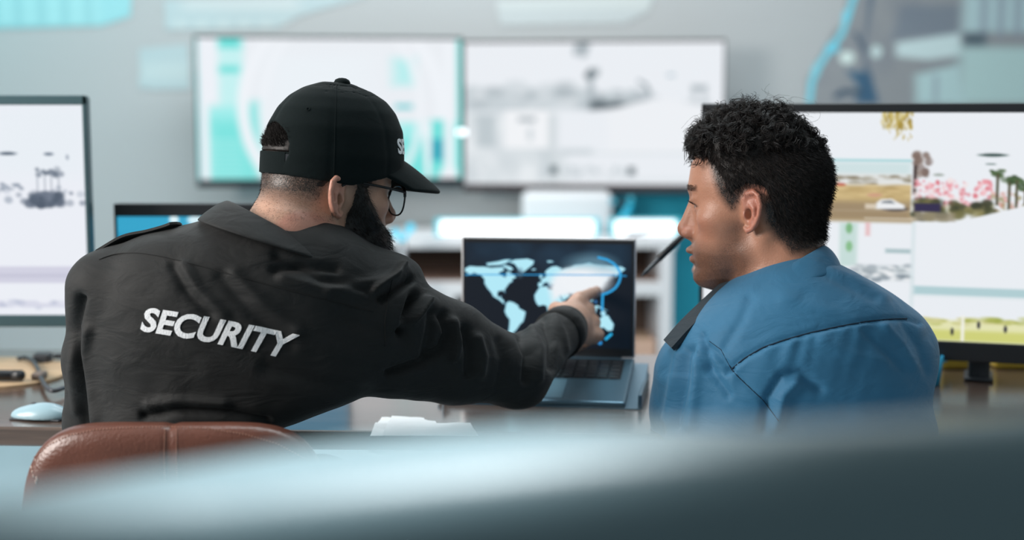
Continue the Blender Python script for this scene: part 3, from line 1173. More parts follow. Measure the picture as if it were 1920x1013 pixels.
LAND = [
    [(-168, 66), (-156, 71), (-140, 70), (-125, 70), (-110, 68), (-95, 69), (-85, 69), (-82, 64), (-93, 60), (-92, 57), (-82, 54), (-79, 52), (-77, 57), (-77, 62), (-68, 60), (-60, 55), (-56, 52), (-65, 49), (-64, 45), (-70, 43), (-75, 38), (-81, 31), (-80, 26), (-84, 30), (-95, 29), (-97, 22), (-92, 18), (-88, 21), (-88, 16), (-83, 14), (-82, 9), (-78, 8), (-84, 8), (-92, 14), (-105, 20), (-110, 27), (-118, 34), (-124, 42), (-124, 49), (-132, 56), (-146, 60), (-156, 57), (-164, 55), (-158, 59), (-165, 62)],
    [(-72, 78), (-58, 82), (-32, 83.5), (-18, 80), (-20, 74), (-28, 69), (-42, 60), (-50, 63), (-54, 69), (-60, 75)],
    [(-120, 76), (-95, 79), (-80, 82), (-66, 82), (-78, 76), (-90, 73), (-118, 72)],
    [(-80, 73), (-68, 70), (-62, 66), (-70, 63), (-76, 67), (-88, 71)],
    [(-78, 8), (-72, 12), (-62, 10), (-52, 5), (-50, 0), (-36, -6), (-38, -14), (-41, -22), (-48, -27), (-54, -34), (-58, -38), (-63, -41), (-66, -47), (-69, -54), (-74, -52), (-73, -42), (-71, -30), (-70, -19), (-77, -12), (-81, -5), (-79, 1)],
    [(-16, 15), (-17, 22), (-10, 31), (-5, 36), (10, 37), (12, 33), (20, 31), (32, 31), (37, 22), (43, 12), (51, 12), (46, 2), (40, -6), (40, -16), (34, -24), (31, -30), (26, -34), (18, -35), (14, -24), (12, -14), (12, -6), (9, 4), (2, 6), (-8, 4), (-13, 9)],
    [(-9, 37), (-9, 43), (-1, 44), (-4, 48), (3, 51), (8, 54), (9, 58), (5, 60), (10, 65), (20, 70), (30, 71), (42, 67), (38, 64), (48, 67), (60, 69), (70, 73), (85, 74), (100, 77), (112, 74), (130, 72), (150, 71), (170, 70), (178, 66), (170, 61), (162, 58), (158, 52), (155, 58), (142, 59), (135, 54), (140, 48), (131, 43), (127, 36), (122, 40), (120, 34), (122, 29), (114, 22), (107, 20), (108, 11), (101, 13), (103, 2), (98, 10), (95, 17), (88, 22), (80, 14), (77, 8), (73, 19), (66, 25), (57, 26), (51, 28), (56, 24), (58, 20), (45, 13), (39, 21), (34, 29), (35, 36), (27, 37), (26, 41), (20, 40), (15, 45), (18, 40), (16, 38), (12, 43), (8, 44), (3, 42), (0, 38), (-5, 36)],
    [(-6, 50), (1, 52), (-3, 58), (-6, 57)],
    [(-22, 64), (-14, 65), (-16, 67), (-23, 66)],
    [(12, 77), (24, 78), (20, 80), (10, 80)],
    [(114, -22), (122, -18), (131, -12), (141, -12), (146, -19), (153, -27), (150, -37), (140, -38), (131, -32), (116, -35)],
    [(44, -16), (50, -16), (47, -25), (44, -24)],
    [(96, 5), (104, -4), (114, -8), (118, 2), (130, -2), (140, -4), (118, 5), (108, 3)],
]
CY, CW = (178, 232, 246), (40, 150, 215)
for L_ in LAND:
    p.poly(geo(L_), CW, 0.022, 0.55)
for L_ in LAND:
    p.poly(geo(L_), CY, 0.006)
for L_ in ([(-1, 44), (18, 36), (34, 34), (30, 37), (18, 39), (4, 42)], [(28, 41), (40, 42), (36, 46), (30, 46)], [(48, 38), (54, 38), (52, 46), (47, 45)], [(-90, 60), (-79, 58), (-80, 52), (-92, 57)], [(34, 28), (43, 14), (40, 16)]):
    p.poly(geo(L_), (26, 96, 140), 0.006, 0.9)
# screen glare painted white into the map, then the drawn route
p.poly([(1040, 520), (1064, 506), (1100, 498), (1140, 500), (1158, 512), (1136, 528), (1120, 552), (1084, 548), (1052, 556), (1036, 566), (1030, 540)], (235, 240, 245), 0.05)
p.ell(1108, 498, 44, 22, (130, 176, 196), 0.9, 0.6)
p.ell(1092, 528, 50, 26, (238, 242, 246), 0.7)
p.line([(866, 515), (1160, 516), (1174, 518)], 0.0032, (40, 160, 225))
p.line([(1122, 483), (1138, 487), (1150, 494), (1158, 502), (1163, 512), (1163, 522), (1160, 531), (1154, 540), (1146, 546), (1138, 550), (1130, 552), (1129, 582)], 0.0068, (44, 168, 232))
p.ell(1131, 588, 5, 5, (170, 230, 250), 0.5)
p.ell(1117, 566, 3, 3, (50, 110, 170), 0.5)
p.line([(1136, 636), (1146, 627)], 0.008, (44, 180, 235))
p.ell(1125, 643, 4, 4, (44, 150, 225), 0.5)
p.ell(975, 512, 6, 9, (90, 120, 140), 0.9, 0.6)
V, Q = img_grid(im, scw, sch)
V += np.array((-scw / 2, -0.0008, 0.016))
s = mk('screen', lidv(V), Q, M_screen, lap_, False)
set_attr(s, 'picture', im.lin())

# wedge stand
tip = LB @ Vector((0, -LD, -0.0102))
st = empty('laptop_stand', (hc.x, hc.y - 0.11, DZ), 'dark wedge stand holding the laptop up on the desk', 'laptop stand', rz=lrz)
Sx, Sy0, Sy1 = LW / 2 + 0.006, -0.10, 0.115
sz = lambda y: (hc.z - 0.0103 + (y - 0.11) * math.tan(lrx)) - DZ
Vs, Fs = [], []
for x in (-Sx, Sx):
    for y, zz in ((Sy0, 0), (Sy1, 0), (Sy1, sz(Sy1)), (Sy0, sz(Sy0))):
        Vs.append((x, y, max(zz, 0.0015)) if zz else (x, y, 0))
bmx = bmesh.new()
vv = [bmx.verts.new(v) for v in Vs]
for f in ((0, 1, 2, 3), (7, 6, 5, 4), (0, 4, 5, 1), (1, 5, 6, 2), (2, 6, 7, 3), (3, 7, 4, 0)):
    bmx.faces.new([vv[i] for i in f])
bmesh.ops.recalc_face_normals(bmx, faces=bmx.faces)
me = bpy.data.meshes.new('wedge')
bmx.to_mesh(me)
bmx.free()
me.materials.append(M_slate)
o = bpy.data.objects.new('wedge', me)
COL.objects.link(o)
o.parent = st
for sx_ in (-1, 1):
    MB().box((sx_ * Sx, 0.0, 0.012), (0.006, 0.2, 0.024), bev=0.002).build('side_rail', M_slate, st)

# crumpled paper
PZ = 0.733


def on_z(px, py, z):
    Y = (CAMZ - z) * F / (py - 211.0)
    for _ in range(6):
        q = W(px, py, Y)
        Y += (q[2] - z) * Y / (CAMZ - z)
    return W(px, py, Y)


def sheet(poly, z, label, seed, wave):
    P3 = np.array([on_z(x, y, z) for x, y in poly])
    c = P3.mean(0)
    bm = bmesh.new()
    vs_ = [bm.verts.new(v - c) for v in P3]
    f = bm.faces.new(vs_)
    bmesh.ops.triangulate(bm, faces=[f])
    for _ in range(3):
        bmesh.ops.subdivide_edges(bm, edges=[e for e in bm.edges if e.calc_length() > 0.012], cuts=1)
        bmesh.ops.triangulate(bm, faces=bm.faces)
    A = np.array([v.co[:] for v in bm.verts])
    dz = (vnoise(A * np.array((1, 1.4, 1)), 22, seed) * wave + abs(vnoise(A, 50, seed + 1)) * wave * 0.5) * np.clip((A[:, 1] - A[:, 1].min()) / 0.05, 0, 1)
    for v, d in zip(bm.verts, dz):
        v.co.z += max(d, -0.001) + 0.0005
    ex = bmesh.ops.extrude_face_region(bm, geom=list(bm.faces))
    for g in ex['geom']:
        if isinstance(g, bmesh.types.BMVert):
            g.co.z += 0.0006
    bmesh.ops.recalc_face_normals(bm, faces=bm.faces)
    me = bpy.data.meshes.new('paper')
    bm.to_mesh(me)
    bm.free()
    me.materials.append(M_paper)
    o = bpy.data.objects.new('paper_sheet', me)
    COL.objects.link(o)
    o.location = c
    return tag(o, label, 'paper', 'papers on the desk')


sheet([(694, 819), (705, 796), (716, 784), (800, 787), (806, 818)], PZ, 'crumpled white paper with an upturned corner on the desk under the reaching arm', 3, 0.004)
sheet([(716, 818.5), (735, 780), (795, 784), (797, 788), (816, 790), (819, 794), (882, 795), (897, 818.5)], PZ + 0.003, 'flat white sheet lying on top of the crumpled paper on the desk', 5, 0.0022)

# ------------------------------------------------------------------ white shelf unit against the back wall
SY = 5.10
X = lambda px: W(px, 500, SY)[0]
Zp = lambda py: W(960, py, SY)[2]
xa, xb = X(545), X(1262)
su = empty('shelf_unit', ((xa + xb) / 2, SY, 0), 'low white shelf unit with brown insides along the back wall', 'shelf')
def sbox(x0, x1, y0, y1, z0, z1, name, m, bev=0.003):
    return MB().box(((x0 + x1) / 2 - su.location.x, (y0 + y1) / 2 - SY, (z0 + z1) / 2), (x1 - x0, y1 - y0, z1 - z0), bev=bev).build(name, m, su)
zt0, zt1 = Zp(466), Zp(446)
zs0, zs1 = Zp(556), Zp(530)
sbox(xa - 0.01, xb + 0.01, SY, 5.57, zt0, zt1, 'top_board', M_white)
sbox(xa, xb, SY + 0.006, 5.54, zs0, zs1, 'shelf_board', M_white)
sbox(xa, xb, SY + 0.006, 5.54, 0.04, 0.09, 'shelf_board', M_white)
sbox(xa + 0.001, xb - 0.001, 5.54, 5.56, 0.0, zt0 - 0.001, 'back_panel', M_brown)
for a, b_ in ((545, 566), (1238, 1262)):
    sbox(X(a), X(b_), SY + 0.003, 5.54, 0.0, zt0 - 0.0005, 'upright', M_white)
sbox(X(828), X(850), SY + 0.007, 5.539, 0.09, zs0 - 0.0005, 'upright', M_white)
for z in (zs1, 0.09):
    sbox(X(567), X(1237), SY + 0.03, 5.535, z + 0.0005, z + 0.004, 'shelf_liner', mat('brown_liner', (0.30, 0.19, 0.15, 1), 0.6), 0.0)
cb = empty('cardboard_box', (X(1212), 5.24, 0.0945), 'tan cardboard box in the lower right compartment of the white shelf unit', 'box')
MB().box((0, 0, 0.14), (0.082, 0.2, 0.28), bev=0.004).build('carton', mat('tan_card', (0.55, 0.36, 0.27, 1), 0.8), cb)
MB().box((0, 0, 0.281), (0.02, 0.198, 0.001)).build('tape', M_tan, cb)

TOPZ = zt1
# glowing strips added for the light reflected off the counter top
def glow_strip(x0, x1, y0, y1, Yd, label):
    a, b = W(x0, y1, Yd), W(x1, y0, Yd)
    w, h = b[0] - a[0], 0.055
    r = empty('glow_strip', ((a[0] + b[0]) / 2, Yd, TOPZ), label, 'lamp', 'glowing strips of reflected light on the white shelf unit')
    MB().box((0, 0, 0.004 + h / 2), (w, 0.03, h), bev=0.012, seg=3).build('glow_core', M_ledw, r, True)
    MB().box((0, 0.012, 0.004 + h / 2), (w + 0.036, 0.02, h + 0.014), bev=0.006, seg=2).build('glow_fringe', emis('cyan_glow', (0.10, 0.72, 0.86, 1), 0.9), r, True)  # cyan halo of the reflected light, built as a glowing slab
    MB().box((0, 0.005, 0.003), (w * 0.9, 0.04, 0.005)).build('foot', M_white, r)  # base slab of the added glowing strip


glow_strip(824, 1115, 417, 445, 5.16, 'long glowing white strip of reflected light on the shelf unit behind the laptop')
glow_strip(1152, 1268, 419, 448, 5.16, 'short glowing white strip of reflected light on the shelf unit right of the laptop')
wb = W(1062, 400, 5.42)
bxr = empty('storage_box', (wb[0], 5.42, TOPZ), 'pale grey rounded box on the shelf unit behind the long glowing strip', 'box')
MB().box((0, 0, 0.075), (0.34, 0.18, 0.15), bev=0.025, seg=4).build('body', M_white, bxr, True)
MB().box((0, -0.001, 0.152), (0.30, 0.15, 0.006), bev=0.002).build('lid', M_white, bxr)
pn = W(1197, 440, 5.12)
pen2 = empty('stylus', (pn[0], 5.115, TOPZ + 0.03), 'thin dark stick leaning on the short glowing strip', 'stick')
MB().tube([(-0.045, -0.002, -0.022), (0.045, 0.004, -0.002)], 0.006, 10).build('shaft', M_dgrey, pen2, True)
MB().tube([(0.045, 0.004, -0.002), (0.052, 0.0045, -0.0005)], [0.006, 0.002], 10).build('tip', M_dgrey, pen2, True)

# thin lamp stand between the heads and clip lamp on the unit
l0 = W(754, 470, 4.95)
ls = empty('led_stand', (l0[0], 4.95, 0), 'slim floor stand with two cyan lamps in front of the shelf unit', 'lamp')
MB().tube([(0, 0, 0.012), (0, 0, W(754, 452, 4.95)[2])], 0.014, 12).build('pole', M_metal, ls, True)
MB().lathe([(0.0, 0), (0.13, 0), (0.13, 0.008), (0.03, 0.014), (0.0, 0.014)], n=28).build('foot', M_metal, ls, True)
zk = W(754, 452, 4.95)[2]
for px, py in ((742, 437), (770, 427)):
    e = W(px, py, 4.95) - l0
    e[2] = W(px, py, 4.95)[2]
    MB().tube([(0, 0, zk - 0.004), (e[0], 0, e[2])], 0.007, 8).build('arm', M_led, ls, True)
    MB().lathe([(0.0, -0.016), (0.012, -0.011), (0.016, 0), (0.012, 0.011), (0.0, 0.016)], (e[0], -0.003, e[2]), 14).build('bulb', M_led, ls, True)
k0 = W(1163, 420, 5.25)
kl = empty('clip_lamp', (k0[0], 5.25, TOPZ), 'small cyan clip lamp standing behind the short glowing strip', 'lamp')
z1_ = W(1184, 382, 5.25)
MB().tube([(-0.01, 0, 0.006), (-0.005, 0, 0.03), (z1_[0] - k0[0], 0, z1_[2] - TOPZ)], [0.016, 0.016, 0.011], 10).build('arm', mat('cyan_plastic', (0.01, 0.42, 0.62, 1), 0.4), kl, True)
MB().lathe([(0.0, 0), (0.04, 0), (0.04, 0.006), (0.0, 0.008)], (-0.01, 0, 0), 20).build('foot', M_dgrey, kl, True)
for px, py in ((1148, 377), (1182, 374)):
    e = W(px, py, 5.25)
    MB().lathe([(0.0, -0.012), (0.009, -0.009), (0.013, 0), (0.009, 0.009), (0.0, 0.012)], (e[0] - k0[0], -0.004, e[2] - TOPZ), 14).build('bulb', emis('dim_cyan_led', (0.05, 0.5, 0.68, 1), 0.8), kl, True)
MB().tube([(W(1148, 377, 5.25)[0] - k0[0], 0.004, W(1148, 377, 5.25)[2] - TOPZ), (z1_[0] - k0[0], 0.004, z1_[2] - TOPZ - 0.01)], 0.005, 8).build('crossbar', M_dgrey, kl, True)

# teal screen panel behind the unit
ta, tb_ = W(1125, 362, 5.585)[0], W(1440, 362, 5.585)[0]
tp = empty('divider_panel', ((ta + tb_) / 2, 5.583, 0), 'flat teal panel against the back wall under the right wall screen', 'panel')
MB().box((0, 0, W(1200, 362, 5.58)[2] / 2), (tb_ - ta, 0.022, W(1200, 362, 5.58)[2]), bev=0.004).build('board', M_teal, tp)

# things on the desk behind the wide monitor
M_yel = mat('yellow_plastic', (0.85, 0.58, 0.07, 1), 0.5)
for a, b_, lab in ((1757, 1815, 'yellow box under the wide monitor beside its dark stand'), (1857, 1990, 'yellow box under the wide monitor at the right edge of the photo')):
    Yb = 2.61
    xa_, xb_ = W(a, 690, Yb)[0], W(b_, 690, Yb)[0]
    r = empty('storage_box', ((xa_ + xb_) / 2, Yb, DZ), lab, 'box', 'yellow boxes under the wide monitor')
    MB().box((0, 0, 0.020), (xb_ - xa_, 0.06, 0.04), bev=0.006).build('body', M_yel, r)
    MB().box((0, 0, 0.0425), (xb_ - xa_ - 0.004, 0.058, 0.006), bev=0.002).build('lid', M_yel, r)
cp_ = W(1751, 712, 2.42)
r = empty('cup', (cp_[0] - 0.006, 2.44, DZ), 'bright blue cup on the desk beside the shoulder of the man in blue', 'cup')
MB().lathe([(0.0, 0.0), (0.022, 0.0), (0.027, 0.05), (0.025, 0.05), (0.021, 0.004), (0.0, 0.004)], n=24).build('body', mat('blue_plastic', (0.04, 0.42, 0.72, 1), 0.35), r, True)
r = empty('blue_cable', (W(1775, 680, 2.5)[0], 2.5, DZ + 0.004), 'loop of blue cable hanging under the wide monitor', 'cable')
MB().tube(cat([tuple(W(x, y, Y) - np.array(r.location)) for x, y, Y in ((1740, 684, 2.5), (1758, 681, 2.5), (1772, 676, 2.52), (1784, 666, 2.56))] ), 0.0035, 8).build('wire', mat('blue_rubber', (0.06, 0.45, 0.66, 1), 0.5), r, True)

# ------------------------------------------------------------------ people
def prof(z, pts):
    pts = sorted(pts)
    return np.interp(z, [a for a, _ in pts], [b for _, b in pts])


EAR_U = [(0.007, 0.004), (0.010, 0.016), (0.004, 0.027), (-0.007, 0.031), (-0.017, 0.026), (-0.0215, 0.013), (-0.020, -0.002), (-0.0145, -0.016), (-0.007, -0.026), (0.001, -0.030), (0.007, -0.026)]


class Head:
    """head in its own frame: y forward, x to its left side negative, z up, 0 at eye level; neck runs to world point"""
    def __init__(s, M, neck_w, neck_r, jaw=1.0, nose=1.0, short=0.0, ear=0.88, ear_y=0.0):
        s.M = M
        s.Mi = M.inverted()
        s.neck = s.loc(neck_w)
        s.neck_r = neck_r
        s.jaw = jaw
        s.nose = nose
        s.short = short
        s.ear_s = ear
        s.ear_y = ear_y

    def loc(s, w):
        return np.array(s.Mi @ Vector(w))

    def toW(s, V):
        R = np.array(s.M.to_3x3())
        return V @ R.T + np.array(s.M.translation)

    def skull(s, P):
        z = P[:, 2]
        d = ell(P, (0, -0.004 + s.short / 2, 0.032), (0.076, 0.0945 - s.short / 2, 0.084))
        d = smin(d, ell(P, (0, -0.035 + s.short, 0.012), np.array((0.068, 0.060, 0.062)) * (1 - 9 * s.short)), 0.03 - 1.2 * s.short)
        # face and jaw as a stack of sections
        yf = prof(z, [(-0.125, 0.062), (-0.117, 0.082), (-0.108, 0.091), (-0.098, 0.0920), (-0.089, 0.0895), (-0.078, 0.0935), (-0.066, 0.0950), (-0.052, 0.0915), (-0.03, 0.086), (-0.005, 0.0855), (0.012, 0.0895), (0.022, 0.0925), (0.036, 0.0925), (0.055, 0.088), (0.08, 0.07)])
        yb = prof(z, [(-0.125, 0.05), (-0.115, 0.032), (-0.10, 0.014), (-0.085, 0.002), (-0.065, -0.010), (-0.04, -0.016), (0, -0.03), (0.05, -0.05)])
        w = prof(z, [(-0.125, 0.014), (-0.117, 0.024), (-0.105, 0.037), (-0.09, 0.0475), (-0.07, 0.0565), (-0.045, 0.0625), (-0.02, 0.0675), (0.0, 0.069), (0.03, 0.070), (0.06, 0.066)]) * s.jaw
        b = np.maximum((yf - yb) / 2, 0.004)
        r = ((np.abs(P[:, 0]) / w) ** 2.25 + (np.abs(P[:, 1] - (yf + yb) / 2) / b) ** 2.25 + 1e-9) ** (1 / 2.25)
        f = (r - 1) * np.minimum(w, b)
        f = np.maximum(f, np.maximum(z - 0.075, -0.122 - z))
        return smin(d, f, 0.016)

    def base(s, P):
        ax = np.abs(P[:, 0])
        Q = np.stack([ax, P[:, 1], P[:, 2]], 1)
        d = s.skull(P)
        d = smin(d, ell(Q, (0.050, 0.050, -0.020), (0.016, 0.024, 0.013)), 0.02)          # cheekbone
        d = smin(d, sph(Q, (0.047, 0.004, -0.068), 0.012), 0.03)                           # jaw angle
        d = smin(d, ell(P, (0, 0.078, -0.104), (0.020, 0.014, 0.012)), 0.018)              # chin
        d = smin(d, cone(Q, (0.004, 0.0905, 0.020), (0.036, 0.079, 0.022), 0.0065, 0.007), 0.014)  # brow
        # neck
        n = cone(P, (0, -0.036, -0.03), s.neck, s.neck_r * 0.95, s.neck_r * 1.08)
        n = smin(n, cone(P, (0, -0.012, -0.085), s.neck + np.array((0, 0.03, -0.015)), 0.043, 0.05), 0.03)
        n = smin(n, cone(Q, (0.058, -0.020, -0.045), (0.022, 0.012 + s.neck[1] * 0.3, s.neck[2]), 0.010, 0.012), 0.02)
        return smin(d, n, 0.018)

    def __call__(s, P):
        ax = np.abs(P[:, 0])
        Q = np.stack([ax, P[:, 1], P[:, 2]], 1)
        d = s.base(P)
        # eye sockets and lids
        d = smax(d, -sph(Q, (0.031, 0.1005, -0.002), 0.0185), 0.012)
        lid = sph(Q, (0.031, 0.0725, -0.002), 0.0142)
        lid = smin(lid, ell(Q, (0.031, 0.0755, 0.0085), (0.017, 0.0125, 0.006)), 0.008)
        ap = ell(Q, (0.031, 0.0885, -0.003), (0.0135, 0.013, 0.0042))
        d = smin(d, smax(lid, -ap, 0.0015), 0.006)
        # nose
        k = s.nose
        n = cone(P, (0, 0.0875, 0.010), (0, 0.1055 * 1 + (k - 1) * 0.03, -0.031), 0.0068, 0.0092)
        n = smin(n, cone(P, (0, 0.082, -0.002), (0, 0.092, -0.038), 0.0095, 0.0135), 0.006)
        n = smin(n, sph(P, (0, 0.1085 + (k - 1) * 0.03, -0.0365), 0.0098), 0.006)
        n = smin(n, ell(Q, (0.0125, 0.0975, -0.0415), (0.0072, 0.0115, 0.0072)), 0.006)
        n = smin(n, cone(P, (0, 0.107, -0.043), (0, 0.092, -0.052), 0.005, 0.005), 0.005)
        d = smin(d, n, 0.009)
        d = smax(d, -ell(Q, (0.0066, 0.1005, -0.0505), (0.0036, 0.006, 0.005)), 0.002)
        # lips
        d = smin(d, ell(Q, (0.006, 0.0950, -0.0655), (0.019, 0.0095, 0.0058)), 0.006)
        d = smin(d, ell(P, (0, 0.0915, -0.0785), (0.020, 0.0095, 0.0068)), 0.006)
        d = smax(d, -ell(P, (0, 0.1025, -0.0722), (0.025, 0.015, 0.0013)), 0.0025)
        d = smin(d, s.ear(P), 0.006)
        return d

    def ear(s, P):
        sg = np.sign(P[:, 0])
        Q = np.stack([np.abs(P[:, 0]), P[:, 1], P[:, 2]], 1) - np.array((0.0745, -0.008 + s.ear_y, -0.010), np.float32)
        eu = np.array((-0.40, 0.90, 0.12)); eu /= np.linalg.norm(eu)
        ev = np.array((0.10, -0.16, 0.98)); ev -= eu * (ev @ eu); ev /= np.linalg.norm(ev)
        en = np.cross(ev, eu)
        if en[0] < 0:
            en = -en
        L = np.stack([Q @ eu, Q @ ev, Q @ en], 1).astype(np.float32) / s.ear_s
        far = np.sqrt((L ** 2).sum(1)) - 0.045
        near = far < 0.02
        out = far + 0.002
        L = L[near]
        if len(L):
            pts = [(u, v, 0.003 + max(0, -u) * 0.10) for u, v in EAR_U]
            d = ell(L, (-0.005, 0.001, 0.0), (0.0165, 0.029, 0.0050))
            d = smin(d, chain(L, pts, [0.003, 0.0036, 0.004, 0.0042, 0.0042, 0.004, 0.0036, 0.0036, 0.0042, 0.0046, 0.0032], 0.0), 0.003)
            d = smax(d, -ell(L, (-0.001, -0.005, 0.0050), (0.0088, 0.0118, 0.0078)), 0.003)
            d = smax(d, -chain(L, [(0.002, 0.018, 0.006), (-0.009, 0.022, 0.0065), (-0.0155, 0.011, 0.0065), (-0.0145, -0.004, 0.006)], [0.0036, 0.0042, 0.0038, 0.0026], 0.002), 0.002)
            d = smin(d, chain(L, [(-0.002, 0.012, 0.003), (-0.010, 0.006, 0.0045), (-0.0105, -0.006, 0.0045), (-0.006, -0.0165, 0.004)], [0.0026, 0.003, 0.003, 0.0028], 0.002), 0.003)
            d = smin(d, ell(L, (0.0075, -0.006, 0.003), (0.0035, 0.0055, 0.004)), 0.003)
            d = smin(d, ell(L, (0.0035, 0.0005, -0.004), (0.014, 0.026, 0.008)), 0.006)
            d = smax(d, -ell(L, (0.001, -0.004, 0.002), (0.0048, 0.0085, 0.012)), 0.002)
            out[near] = d
        return out

    def mesh(s, h=0.0016, zlo=-0.20):
        V, Q = snet(s, (-0.11, -0.14, zlo), (0.11, 0.14, 0.128), h)
        return lap(V, Q, 2, 0.4), Q


def head_matrix(px, py, Y, yaw, pitch, roll=0.0, zs=1.0):
    """yaw: 0 looks along +Y (away), positive turns to the left of the picture"""
    return Matrix.Translation(Vector(W(px, py, Y))) @ Matrix.Rotation(yaw, 4, 'Z') @ Matrix.Rotation(pitch, 4, 'X') @ Matrix.Rotation(roll, 4, 'Y') @ Matrix.Diagonal((1, 1, zs, 1))


def hand_sdf(wrist, fwd, up, side, curl, scale=1.0, thumb_in=0.35):
    """hand from wrist along fwd; up is the back of the hand; side (+1/-1) where the thumb is; curl per finger 0..1"""
    f = np.array(fwd, float); f /= np.linalg.norm(f)
    u = np.array(up, float); u -= f * (u @ f); u /= np.linalg.norm(u)
    l = np.cross(u, f) * side
    w = np.array(wrist, float)
    G = lambda a, b, c: w + (f * a + l * b + u * c) * scale
    prims = []
    prims.append(('box', None))
    fing = []
    xs = [0.030, 0.010, -0.010, -0.029]
    ln = [(0.043, 0.026, 0.021), (0.047, 0.030, 0.023), (0.043, 0.027, 0.022), (0.034, 0.021, 0.019)]
    kn = [0.088, 0.093, 0.088, 0.078]
    for i in range(4):
        c = curl[i]
        ang = (0.12 if c > 0.05 else -0.06) + c * 1.35
        p = [G(kn[i] - 0.02, xs[i] * 0.92, 0.004), G(kn[i], xs[i], 0.004)]
        q = np.array((kn[i], xs[i], 0.004))
        for j, Ls in enumerate(ln[i]):
            q = q + np.array((math.cos(ang) * Ls, xs[i] * 0.02 * (1 - c), -math.sin(ang) * Ls))
            p.append(G(*q))
            ang += (0.10 if c > 0.05 else 0.04) + c * (1.45 if j == 0 else 0.95)
        fing.append((p, [0.0095, 0.0098, 0.0088, 0.0078, 0.0066]))
    ti = thumb_in
    t = [G(0.022, 0.024, -0.008), G(0.048, 0.046 - 0.014 * ti, -0.016 - 0.006 * ti), G(0.074, 0.046 - 0.028 * ti, -0.022 - 0.014 * ti), G(0.096, 0.040 - 0.038 * ti, -0.024 - 0.018 * ti)]
    thumb = (t, [0.013, 0.0115, 0.0102, 0.008])

    def fn(P):
        palm = chain(P, [G(0, 0, 0), G(0.03, 0.004, 0)], [0.026 * scale, 0.026 * scale], 0.01)
        D = None
        for a, b in (((0.01, 0.012, 0), (0.082, 0.028, 0.001)), ((0.01, 0.0, 0), (0.086, 0.010, 0.003)), ((0.01, -0.006, 0), (0.082, -0.010, 0.002)), ((0.01, -0.014, 0), (0.072, -0.028, 0))):
            e = cone(P, G(*a), G(*b), 0.016 * scale, 0.0125 * scale)
            D = e if D is None else smin(D, e, 0.010)
        D = smin(D, palm, 0.012)
        for pts, rs in fing:
            D = smin(D, chain(P, pts, [r * scale for r in rs], 0.002), 0.005)
        D = smin(D, chain(P, thumb[0], [r * scale for r in thumb[1]], 0.004), 0.009)
        return D
    allp = np.array([p for pts, _ in fing for p in pts] + t + [w])
    return fn, allp.min(0) - 0.03, allp.max(0) + 0.03


def crease(V, N, items):
    """cloth folds: items = (pixel polyline, amplitude m, width px); only on the side seen from behind the men"""
    px, py = proj(V)
    cp = np.array((0, 0, CAMZ)) - V
    cp /= np.linalg.norm(cp, axis=1, keepdims=True)
    face = np.clip(((N * cp).sum(1) + 0.05) / 0.3, 0, 1)
    D = np.zeros(len(V))
    for pts, amp, wd_ in items:
        d = linedist(px, py, pts)
        pa = np.array(pts, float)
        D += amp * np.exp(-(d / wd_) ** 2)
    return V + N * (D * face)[:, None]


def strip_on(bvh, pts, half, off, th, name, m, parent, n=40, taper=None):
    """a thin band of cloth lying on a garment along a pixel polyline"""
    pts = np.array(pts, float)
    s = np.r_[0, np.cumsum(np.linalg.norm(np.diff(pts, axis=0), axis=1))]
    t = np.linspace(0, s[-1], n)
    path = np.stack([np.interp(t, s, pts[:, 0]), np.interp(t, s, pts[:, 1])], 1)
    C, Nn = [], []
    for x, y in path:
        h, nn = cast(bvh, x, y, off)
        if h is not None:
            C.append(np.array(h)); Nn.append(np.array(nn))
    return np.array(C), np.array(Nn)


def seam(bvh, pts, r, name, m, parent, off=0.0004, n=60):
    C, Nn = strip_on(bvh, pts, 0, off, 0, name, m, parent, n)
    if len(C) < 3:
        return None
    for _ in range(2):
        C[1:-1] = (C[:-2] + C[1:-1] * 2 + C[2:]) / 4
    return MB().tube([tuple(c) for c in C], r, 6).build(name, m, parent, True)


def text_mesh(txt, bold=0.03):
    cu = bpy.data.curves.new('letters', 'FONT')
    cu.body = txt
    cu.offset = bold
    cu.resolution_u = 4
    o = bpy.data.objects.new('letters', cu)
    COL.objects.link(o)
    bpy.context.view_layer.update()
    dg = bpy.context.evaluated_depsgraph_get()
    me = bpy.data.meshes.new_from_object(o.evaluated_get(dg))
    bpy.data.objects.remove(o)
    bm = bmesh.new()
    bm.from_mesh(me)
    bmesh.ops.remove_doubles(bm, verts=bm.verts, dist=1e-5)
    for _ in range(4):
        bmesh.ops.subdivide_edges(bm, edges=[e for e in bm.edges if e.calc_length() > 0.16], cuts=1)
        bmesh.ops.triangulate(bm, faces=bm.faces)
    V = np.array([v.co[:] for v in bm.verts])
    bm.verts.index_update()
    Fc = [[v.index for v in f.verts] for f in bm.faces]
    be = [(e.verts[0].index, e.verts[1].index) for e in bm.edges if e.is_boundary]
    bm.free()
    return V, Fc, be


def emboss(bvh, txt, fmap, m, name, parent, th=0.0014, bold=0.03):
    """letters sewn on cloth: fmap turns text coordinates to photo pixels"""
    V, Fc, be = text_mesh(txt, bold)
    V = (V - V.min(0)) / (V.max(0) - V.min(0) + 1e-9)
    lo, hi, ok = [], [], []
    last = None
    for v in V:
        h, n = cast(bvh, *fmap(v[0], v[1]))
        if h is None:
            h, n = last
        last = (h, n)
        lo.append(h - n * 0.001)
        hi.append(h + n * th)
    k = len(V)
    F2 = [tuple(i + k for i in f) for f in Fc] + [tuple(f[::-1]) for f in Fc] + [(a, b, b + k, a + k) for a, b in be]
    return mk(name, [tuple(v) for v in lo + hi], F2, m, parent, False)


